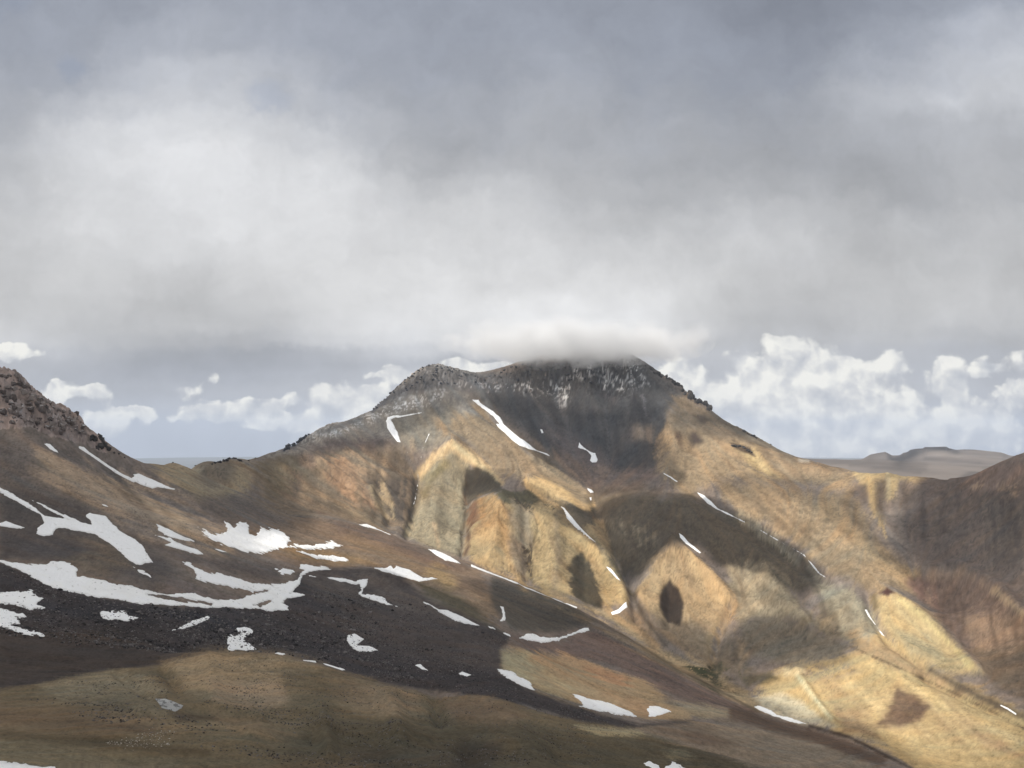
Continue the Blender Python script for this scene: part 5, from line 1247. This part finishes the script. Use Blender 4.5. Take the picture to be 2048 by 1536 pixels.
# density falls off to the sides, coarser blocks in the middle left
rs = np.random.default_rng(5)
dens_ = sstep(sdm, -6, 14) * (0.35 + 0.65 * sstep(fbm(X[wi] / 40, Y[wi] / 40, 2, 14), -.35, .3))
wgt = dens_ * RR[wi] ** 0.4
pick = rs.choice(len(sdm), 15000, p=wgt / wgt.sum())
jit = rs.uniform(-0.5, 0.5, (2, len(pick)))
gi, gj = wi[0][pick] + jit[0], wi[1][pick] + jit[1]
ps = np.stack([bil(X, gi, gj), bil(Y, gi, gj), bil(Z, gi, gj)], -1)
big_l = np.exp(-((U[wi][pick] - 480) / 330) ** 2)
size = np.clip(np.exp(rs.normal(-0.15, 0.45, len(pick))) * (0.75 + 0.65 * big_l), 0.4, 3.6)
order = np.argsort(-size)
big, rest = order[:110], order[110:]
tag(rocks_joined('scree_stones', ps[rest] + [0, 0, .1], size[rest], m_black, 3), kind='stuff')
bmeshes = [rock_mesh('boulder', 40 + k_) for k_ in range(8)]
for me in bmeshes: me.materials.append(m_black)
for n_, q in enumerate(big):
    o = bpy.data.objects.new('boulder', bmeshes[n_ % 8]); col.objects.link(o)
    o.location = ps[q] + [0, 0, 0.15]
    s_ = float(size[q]) * 1.15
    o.scale = (s_ * rs.uniform(.85, 1.25), s_ * rs.uniform(.85, 1.25), s_ * rs.uniform(.8, 1.1)); o.rotation_euler = (rs.uniform(-.3, .3), rs.uniform(-.3, .3), rs.uniform(0, 6.28))
    tag(o, 'large dark boulder lying among the black scree stones between the snow patches', 'boulder', 'large boulders in the black scree')
# loose stones on the brown and ochre slopes
def sprinkle(name, poly, n, smin, smax, seed, mat):
    xs = [p[0] for p in poly]; ys = [p[1] for p in poly]
    w = (U > min(xs)) & (U < max(xs)) & (V > min(ys)) & (V < max(ys)) & vis
    w_ = np.nonzero(w); d = mask_poly(U[w_], V[w_], poly)
    okk = np.nonzero(d > 0)[0]
    r = np.random.default_rng(seed)
    cl = sstep(fbm(X[w_][okk] / 14, Y[w_][okk] / 14, 3, seed), -0.15, 0.35) + 0.06
    p_ = r.choice(okk, n, p=cl / cl.sum())
    a, b_ = w_[0][p_] + r.uniform(-.5, .5, n), w_[1][p_] + r.uniform(-.5, .5, n)
    pos = np.stack([bil(X, a, b_), bil(Y, a, b_), bil(Z, a, b_)], -1)
    return tag(rocks_joined(name, pos, r.uniform(smin, smax, n) ** 1.0, mat, seed), kind='stuff')
sprinkle('hill_stones', [(330,1330),(420,1306),(560,1311),(760,1366),(1000,1405),(1280,1465),(1200,1530),(600,1536),(300,1480),(60,1400),(120,1362)], 5500, 0.22, 0.95, 11, m_black)
m_pale = rock_mat('pale_stone', (0.22, 0.19, 0.16), (0.46, 0.42, 0.36), 0.6)
sprinkle('pale_stones', [(210,1485),(260,1475),(300,1455),(355,1460),(340,1490),(300,1500),(230,1500)], 260, 0.2, 0.55, 13, m_pale)
sprinkle('slope_stones', [(60,960),(200,990),(420,1060),(560,1110),(420,1110),(200,1030),(60,1000)], 700, 0.5, 1.1, 17, m_black)

# crags: the rocky skyline blocks, each block a part of its crag
kinds = [rock_mesh('rock', 80 + k_, 16, (1, 1, 1.15)) for k_ in range(8)]
def crag(name, label, mat, spots, seed, lean=0.25, group=None):
    """spots: (u, v, width px, height px) of each block, set on the visible ground there"""
    r = random.Random(seed)
    root = None
    meshes = []
    for k_ in kinds:
        me = k_.copy(); me.name = 'rock'; me.materials.clear(); me.materials.append(mat); meshes.append(me)
    for n_, (u, v, w, h) in enumerate(spots):
        d2 = np.where(vis & (RR > 700), (U - u) ** 2 + (V - v) ** 2, 1e9)
        k_ = int(np.argmin(d2)); i, j = divmod(k_, NCL)
        if d2[i, j] > 400: continue
        m_ = RR[i, j] / F
        p = Vector((X[i, j], Y[i, j], Z[i, j]))
        if root is None:
            root = bpy.data.objects.new(name, None); col.objects.link(root); root.location = p
            tag(root, label, 'crag', group)
        o = bpy.data.objects.new('rock', meshes[r.randrange(8)]); col.objects.link(o)
        o.parent = root; o.location = p - root.location + Vector((0, 0, h * m_ * 0.10))
        o.scale = (w * m_ * 1.15, w * m_ * r.uniform(.8, 1.3), h * m_ * 1.1)
        o.rotation_euler = (r.uniform(-lean, lean), r.uniform(-lean, lean), r.uniform(0, 6.28))
    return root
def along(P_, n, w0, w1, seed, spread=3, tall=1.1):
    r = random.Random(seed); out = []
    L_ = [0]
    for (x0, y0), (x1, y1) in zip(P_[:-1], P_[1:]): L_.append(L_[-1] + math.hypot(x1 - x0, y1 - y0))
    for k_ in range(n):
        t = (k_ + r.uniform(-.4, .4)) / max(1, n - 1) * L_[-1]; t = min(max(t, 0), L_[-1])
        for a_, (l0, l1) in enumerate(zip(L_[:-1], L_[1:])):
            if l0 <= t <= l1:
                f = (t - l0) / (l1 - l0 + 1e-9)
                w = r.uniform(w0, w1)
                out.append((P_[a_][0] + f * (P_[a_ + 1][0] - P_[a_][0]) + r.uniform(-spread, spread), P_[a_][1] + f * (P_[a_ + 1][1] - P_[a_][1]) + abs(r.uniform(0, spread)) + 2, w, w * r.uniform(.7, tall)))
                break
    return out
def inside(P_, n, w0, w1, seed, tall=1.2):
    r = random.Random(seed); out = []
    xs = [p[0] for p in P_]; ys = [p[1] for p in P_]
    while len(out) < n:
        u, v = r.uniform(min(xs), max(xs)), r.uniform(min(ys), max(ys))
        if mask_poly(np.array([u]), np.array([v]), P_)[0] > 0:
            w = w0 + (w1 - w0) * r.random() ** 2
            out.append((u, v, w, w * r.uniform(.7, tall)))
    return out
crag('rocky_crag', 'big reddish brown crag on the left edge dusted with snow', m_crag,
     inside([(-60,735),(0,745),(40,765),(90,805),(150,832),(172,872),(140,874),(90,864),(40,852),(-60,848)], 230, 3.5, 15, 21) + along([(0,745),(34,750),(48,766),(75,782),(88,799),(115,813),(150,826),(163,850),(174,872)], 40, 3, 10, 22, 3, 1.3), 23)
crag('rock_outcrop', 'small dark outcrop at the foot of the big left crag', m_ridge,
     inside([(180,874),(204,874),(212,896),(196,902),(182,890)], 16, 6, 14, 31) + along([(182,872),(200,873),(211,884),(216,896)], 8, 7, 13, 32, 2, 1.2) + [(238,910,6,6),(250,916,5,4),(228,905,6,5)], 33)
crag('rock_outcrop', 'low row of dark rocks on the skyline of the saddle', m_ridge, along([(425,925),(446,921),(456,917),(471,915),(480,920)], 13, 5, 10, 41, 2, .9) + [(345,925,5,3),(388,926,5,3),(498,922,5,4),(512,917,6,4)], 42)
crag('rocky_crag', 'dark blunt crag where the left flank of the mountain meets the sky', m_peak, along([(570,898),(574,886),(590,876),(605,872),(620,866)], 20, 4, 9, 51, 3, 1.0) + inside([(570,888),(600,875),(610,880),(575,899)], 10, 6, 12, 52), 53)
crag('rocky_crag', 'jagged snow dusted left peak of the mountain', m_peak,
     along([(745,817),(762,802),(790,776),(812,758),(830,745),(850,731),(864,726),(876,727),(884,732),(910,737),(937,745),(955,752),(969,757)], 60, 2.5, 7, 61, 3, 1.2) + inside([(780,790),(830,750),(866,730),(930,748),(960,762),(900,770),(850,765),(810,790)], 60, 2.5, 7, 62), 63)
crag('rocky_crag', 'dark summit cliffs that disappear into the cloud', m_peak,
     along([(972,756),(984,748),(999,748),(1012,738),(1020,732),(1036,732),(1070,722),(1120,712),(1180,703),(1240,699),(1268,710),(1290,728)], 50, 3, 8, 71, 3, 1.2) + inside([(990,756),(1030,736),(1150,720),(1270,722),(1290,750),(1200,770),(1080,768)], 60, 3, 8, 72), 73)
crag('rocky_crag', 'dark serrated rocks on the upper right skyline of the mountain', m_ridge, along([(1300,736),(1324,750),(1340,757),(1356,768),(1364,776),(1370,788)], 28, 4, 12, 81, 2.5, 1.2), 82)
crag('rock_pinnacle', 'tall dark pinnacle standing apart on the right skyline', m_ridge, [(1382,794,13,18),(1380,789,10,16),(1386,796,12,13),(1378,796,11,11),(1382,785,7,14),(1389,800,10,9)], 91, .15)
crag('rock_outcrop', 'dark toothed outcrop just right of the pinnacle on the skyline', m_ridge, along([(1393,802),(1400,801),(1408,806),(1415,809),(1420,818)], 18, 6, 14, 92, 2.5, 1.15), 93)
crag('rock_outcrop', 'thin line of dark rocks low on the right skyline', m_ridge, along([(1472,852),(1486,859),(1500,867),(1512,874)], 10, 5, 9, 95, 1.5, .8) + [(1540,890,5,4)], 96)
crag('rock_outcrop', 'short dark rib of rock on the sunlit right ridge', m_ridge, along([(1466,889),(1478,890),(1492,895),(1502,904)], 9, 6, 11, 97, 1.5, .7), 98)


print('T rocks', round(time.time() - _T0, 1))
# ------------------------------------------------------------------ broken cloud deck overhead (above the frame), its gaps shaped to sun and shade the ground
LIT = [  # sunlit ground
 ([(505,935),(640,905),(760,890),(830,855),(930,805),(990,830),(1060,890),(1130,940),(1200,985),(1290,985),(1360,980),(1390,880),(1440,850),(1520,880),(1600,925),(1720,945),(1790,940),(1760,960),(1700,985),(1650,1010),(1740,1100),(1830,1160),(1850,1210),(2000,1330),(2060,1400),(2060,1560),(1850,1560),(1720,1480),(1500,1425),(1400,1370),(1250,1270),(1150,1225),(1000,1165),(990,1240),(960,1245),(880,1190),(790,1140),(700,1128),(560,1115),(440,1090),(430,1055),(520,1045),(600,1035),(620,1010),(540,985)], 1.0, 14),
 ([(1310,790),(1375,785),(1440,850),(1400,960),(1340,940),(1320,860)], .75, 16),
 ([(1700,940),(1850,952),(1840,970),(1820,1000),(1800,1060),(1790,1090),(1760,1080),(1710,1000)], .8, 18),
 ([(1930,1220),(2060,1230),(2060,1310),(1960,1330)], .55, 24),
 ([(995,1295),(1080,1305),(1200,1330),(1340,1395),(1420,1425),(1300,1440),(1170,1410),(1070,1380),(1000,1340)], .28, 12),
 ([(120,955),(300,1010),(450,1090),(380,1080),(200,1010)], .22, 22),
 ([(-60,730),(60,760),(170,840),(180,890),(60,850),(-60,840)], .42, 22),
 ([(590,870),(760,800),(860,730),(960,770),(900,830),(760,870),(620,900)], .25, 16),
 ([(1260,845),(1310,850),(1305,885),(1265,885)], .45, 14),
]
DARK = [  # cloud shadows lying inside it
 ([(1095,1015),(1180,1030),(1210,995),(1260,992),(1340,992),(1450,1015),(1530,1065),(1610,1125),(1650,1165),(1600,1200),(1540,1130),(1460,1125),(1440,1135),(1395,1090),(1345,1080),(1300,1120),(1262,1175),(1245,1150),(1215,1090),(1150,1050)], 0.0, 6),
 ([(930,930),(1000,945),(1070,985),(1110,1008),(1060,1008),(1015,995),(985,980),(945,990),(932,970)], .12, 7),
 ([(1070,915),(1120,930),(1200,1000),(1170,990),(1100,950)], .35, 8),
 ([(1420,965),(1500,940),(1640,955),(1690,1000),(1760,1090),(1690,1060),(1600,1000),(1500,985),(1440,990)], .35, 14),
 ([(1830,975),(1860,958),(1960,940),(2060,910),(2100,1000),(2100,1230),(1960,1190),(1850,1150),(1800,1095),(1790,1060),(1800,1020)], 0.04, 20),
 ([(1840,1160),(1960,1150),(2060,1200),(2060,1230),(1930,1230),(1980,1320),(1920,1290),(1860,1220)], .12, 14),
 ([(1960,1330),(2060,1300),(2060,1390),(2000,1370)], .25, 14),
 ([(1475,1245),(1560,1228),(1690,1285),(1720,1310),(1640,1330),(1560,1330),(1500,1330),(1440,1300)], .05, 7),
 ([(1285,1240),(1400,1270),(1470,1330),(1540,1340),(1540,1380),(1440,1395),(1370,1340),(1310,1310)], .22, 12),
 ([(960,1150),(1060,1175),(1160,1220),(1190,1260),(1100,1290),(1000,1270),(985,1200)], 0.0, 6),
 ([(1000,1262),(1190,1262),(1300,1310),(1450,1390),(1620,1460),(1560,1470),(1300,1370),(1150,1320)], .12, 9),
 ([(555,985),(640,995),(700,1020),(640,1020),(560,1010)], .45, 14),
 ([(585,900),(610,905),(600,990),(575,990)], .4, 12),
 ([(1480,1400),(1640,1465),(1860,1560),(1500,1560)], .15, 10),
 ([(1520,1185),(1600,1190),(1680,1270),(1640,1270),(1560,1220)], .55, 10),
 ([(1650,1100),(1720,1160),(1750,1230),(1700,1180)], .6, 12),
 ([(760,900),(830,905),(830,955),(770,950)], .4, 14),
]
LM = np.zeros(Z.shape, np.float32)
lw = 12 * fbm(PA / 30, PB / 30, 4, 66, .55)
for lst in (LIT, DARK):
    for P_, val, soft in lst:
        xs = [p[0] for p in P_]; ys = [p[1] for p in P_]
        ii = np.nonzero((U > min(xs) - 40) & (U < max(xs) + 40) & (V > min(ys) - 40) & (V < max(ys) + 40) & vis)
        k_ = sstep(mask_poly(U[ii], V[ii], P_) + lw[ii], -soft * .75, soft * .75)
        LM[ii] = (np.maximum(LM[ii], k_ * val) if lst is LIT else LM[ii] + (val - LM[ii]) * k_)
LMf = LM.copy(); vf = vis.copy()
for i in range(1, NRW):                       # ground hidden behind a crest takes the light of the crest
    h_ = ~vf[i]; LMf[i, h_] = LMf[i - 1, h_] * 0.995
LMf[(~vis) & (RR > 2350)] = 0.56           # deck thinned behind the crest to brighten the summit cloud
H0 = 1320.0
gx = np.arange(-2700, 1500, 12.5); gy = np.arange(-2500, 1720, 12.5)
GX, GY = np.meshgrid(gx, gy, indexing='ij')
sx, sy = SUN_DIR[0] / SUN_DIR[2], SUN_DIR[1] / SUN_DIR[2]
zc_ = np.full(GX.shape, 500.0); hit = np.zeros(GX.shape, bool)
hx = np.zeros(GX.shape); hy = np.zeros(GX.shape); hi_ = np.zeros(GX.shape); hj_ = np.zeros(GX.shape)
def t_index(x, y):
    rr = np.hypot(x, y); aa = np.arctan2(x, y)
    return np.interp(np.log(np.maximum(rr, 2.5)), L1, np.arange(NRW)), (aa - T1[0]) / dth, (np.abs(aa) < 0.695) & (rr < 3500)
for zz in np.arange(320, -420, -6.0):
    x, y = GX - sx * (H0 - zz), GY - sy * (H0 - zz)
    a, b_, okk = t_index(x, y)
    gz = bil(Z, a, np.clip(b_, 0, NCL - 1))
    new = (~hit) & okk & (gz >= zz)
    hi_[new] = a[new]; hj_[new] = b_[new]; hit |= new
Ld = np.where(hit, bil(LMf, hi_, np.clip(hj_, 0, NCL - 1)), 0.0)
wild = sstep(fbm(GX / 520, GY / 520, 5, 44), 0.12, 0.38)
uu_ = np.where(hit, bil(U, hi_, np.clip(hj_, 0, NCL - 1)), -1)
inview = hit & (uu_ > -30) & (uu_ < 2080)
iv = blur(inview.astype(np.float32), 6, 2)
Ld = Ld * iv + wild * (1 - iv)
Ld = Ld.astype(np.float32)
edge_ = np.minimum.reduce([GX - gx[0], gx[-1] - GX, GY - gy[0], gy[-1] - GY])
cover = np.clip(1 - Ld, 0, 1) * sstep(edge_ + 160 * fbm(GX / 200, GY / 200, 4, 12), 60, 320)
thick = cover ** 0.7 * (70 + 45 * fbm(GX / 180, GY / 180, 5, 19))
lump = 14 * fbm(GX / 60, GY / 60, 4, 23) * cover
keepc = np.maximum.reduce([cover[:-1, :-1], cover[1:, :-1], cover[:-1, 1:], cover[1:, 1:]]) > 0.004
ni, nj = GX.shape
top = np.stack([GX, GY, H0 + 0.65 * thick + lump], -1).reshape(-1, 3)
bot = np.stack([GX, GY, H0 - 0.35 * thick + lump * .5], -1).reshape(-1, 3)
f0 = grid_faces(ni, nj, keepc)
ff = np.concatenate([f0, f0[:, ::-1] + ni * nj])
vv_ = np.concatenate([top, bot]); al = np.concatenate([cover.ravel()] * 2)
used, inv = np.unique(ff, return_inverse=True)
cm = bpy.data.materials.new('cloud_vapour'); cm.use_nodes = True
t = NT(cm.node_tree); cm.node_tree.nodes.clear()
at = t.new('ShaderNodeAttribute', attribute_name='dens')
al_ = t.m('SUBTRACT', 1.0, t.m('POWER', t.m('SUBTRACT', 1.0, at.outputs['Fac'], clamp=True), 0.5))
df = t.new('ShaderNodeBsdfDiffuse'); df.inputs[0].default_value = (.93, .93, .93, 1)
tl = t.new('ShaderNodeBsdfTranslucent'); tl.inputs[0].default_value = (.93, .93, .93, 1)
mx = t.new('ShaderNodeMixShader'); mx.inputs[0].default_value = 0.55; t.l.new(df.outputs[0], mx.inputs[1]); t.l.new(tl.outputs[0], mx.inputs[2])
tr = t.new('ShaderNodeBsdfTransparent')
m2 = t.new('ShaderNodeMixShader'); t.set(m2.inputs[0], al_); t.l.new(tr.outputs[0], m2.inputs[1]); t.l.new(mx.outputs[0], m2.inputs[2])
om = t.new('ShaderNodeOutputMaterial'); t.l.new(m2.outputs[0], om.inputs[0])
deck = mesh_obj('cloud_layer', vv_[used], inv.reshape(-1, 4), cm, True, None, None, al[used])
tag(deck, kind='stuff')
cy.transparent_max_bounces = 24

print('T deck', round(time.time() - _T0, 1))
# cloud cap on the summit: a real volume of vapour
def wpt(u, v, r):
    a, e = pix_to_te(u, v); return Vector((r * math.sin(a), r * math.cos(a), r * float(e)))
cc_ = wpt(1158, 680, 2590)
bm = bmesh.new(); bmesh.ops.create_icosphere(bm, subdivisions=4, radius=1.0)
for v in bm.verts:
    q = v.co.copy()
    v.co = q * (1.0 + 0.06 * math.sin(5 * q.x + 2 * q.y) * math.cos(4 * q.y - 3 * q.z))
me = bpy.data.meshes.new('summit_cloud'); bm.to_mesh(me); bm.free()
cap_o = bpy.data.objects.new('summit_cloud', me); col.objects.link(cap_o)
cap_o.location = cc_; cap_o.scale = (480, 300, 100)
vm_ = bpy.data.materials.new('summit_vapour'); vm_.use_nodes = True
t = NT(vm_.node_tree); vm_.node_tree.nodes.clear()
tcv = t.new('ShaderNodeTexCoord')
ln = t.new('ShaderNodeVectorMath', operation='LENGTH'); t.set(ln.inputs[0], tcv.outputs['Object'])
nzv = t.noise(t.vm('MULTIPLY', tcv.outputs['Object'], (4.6, 3.0, 1.1)), 1.0, 4, 0.6)
rad = t.m('ADD', ln.outputs['Value'], t.m('MULTIPLY', t.m('SUBTRACT', nzv, 0.5), 1.9))
sz = t.new('ShaderNodeSeparateXYZ'); t.set(sz.inputs[0], tcv.outputs['Object'])
fade = t.smooth(sz.outputs[2], 0.75, -0.25)
dn = t.m('MULTIPLY', t.m('MULTIPLY', t.smooth(rad, 1.0, 0.30), fade), 0.021)
pv_ = t.new('ShaderNodeVolumePrincipled'); pv_.inputs['Color'].default_value = (.97, .97, .97, 1); pv_.inputs['Anisotropy'].default_value = 0.0
t.set(pv_.inputs['Density'], dn)
om = t.new('ShaderNodeOutputMaterial'); t.l.new(pv_.outputs[0], om.inputs['Volume'])
me.materials.append(vm_)
tag(cap_o, kind='stuff')
cy.volume_step_rate = 2.0
cy.volume_max_steps = 48

# ------------------------------------------------------------------ haze: one closed box of even air round everything
me = bpy.data.meshes.new('haze')
x0, x1, y0, y1, z0, z1 = -26500, 26500, -26500, 26500, -790, 436
bv = [(x0, y0, z0), (x1, y0, z0), (x1, y1, z0), (x0, y1, z0), (x0, y0, z1), (x1, y0, z1), (x1, y1, z1), (x0, y1, z1)]
me.from_pydata(bv, [], [(0, 3, 2, 1), (4, 5, 6, 7), (0, 1, 5, 4), (1, 2, 6, 5), (2, 3, 7, 6), (3, 0, 4, 7)])
hz_o = bpy.data.objects.new('haze', me); col.objects.link(hz_o)
hm = bpy.data.materials.new('air'); hm.use_nodes = True
t = NT(hm.node_tree); hm.node_tree.nodes.clear()
pv_ = t.new('ShaderNodeVolumePrincipled'); pv_.inputs['Color'].default_value = (.68, .77, .92, 1); pv_.inputs['Density'].default_value = 3.1e-5
om = t.new('ShaderNodeOutputMaterial'); t.l.new(pv_.outputs[0], om.inputs['Volume'])
me.materials.append(hm)
tag(hz_o, kind='stuff')
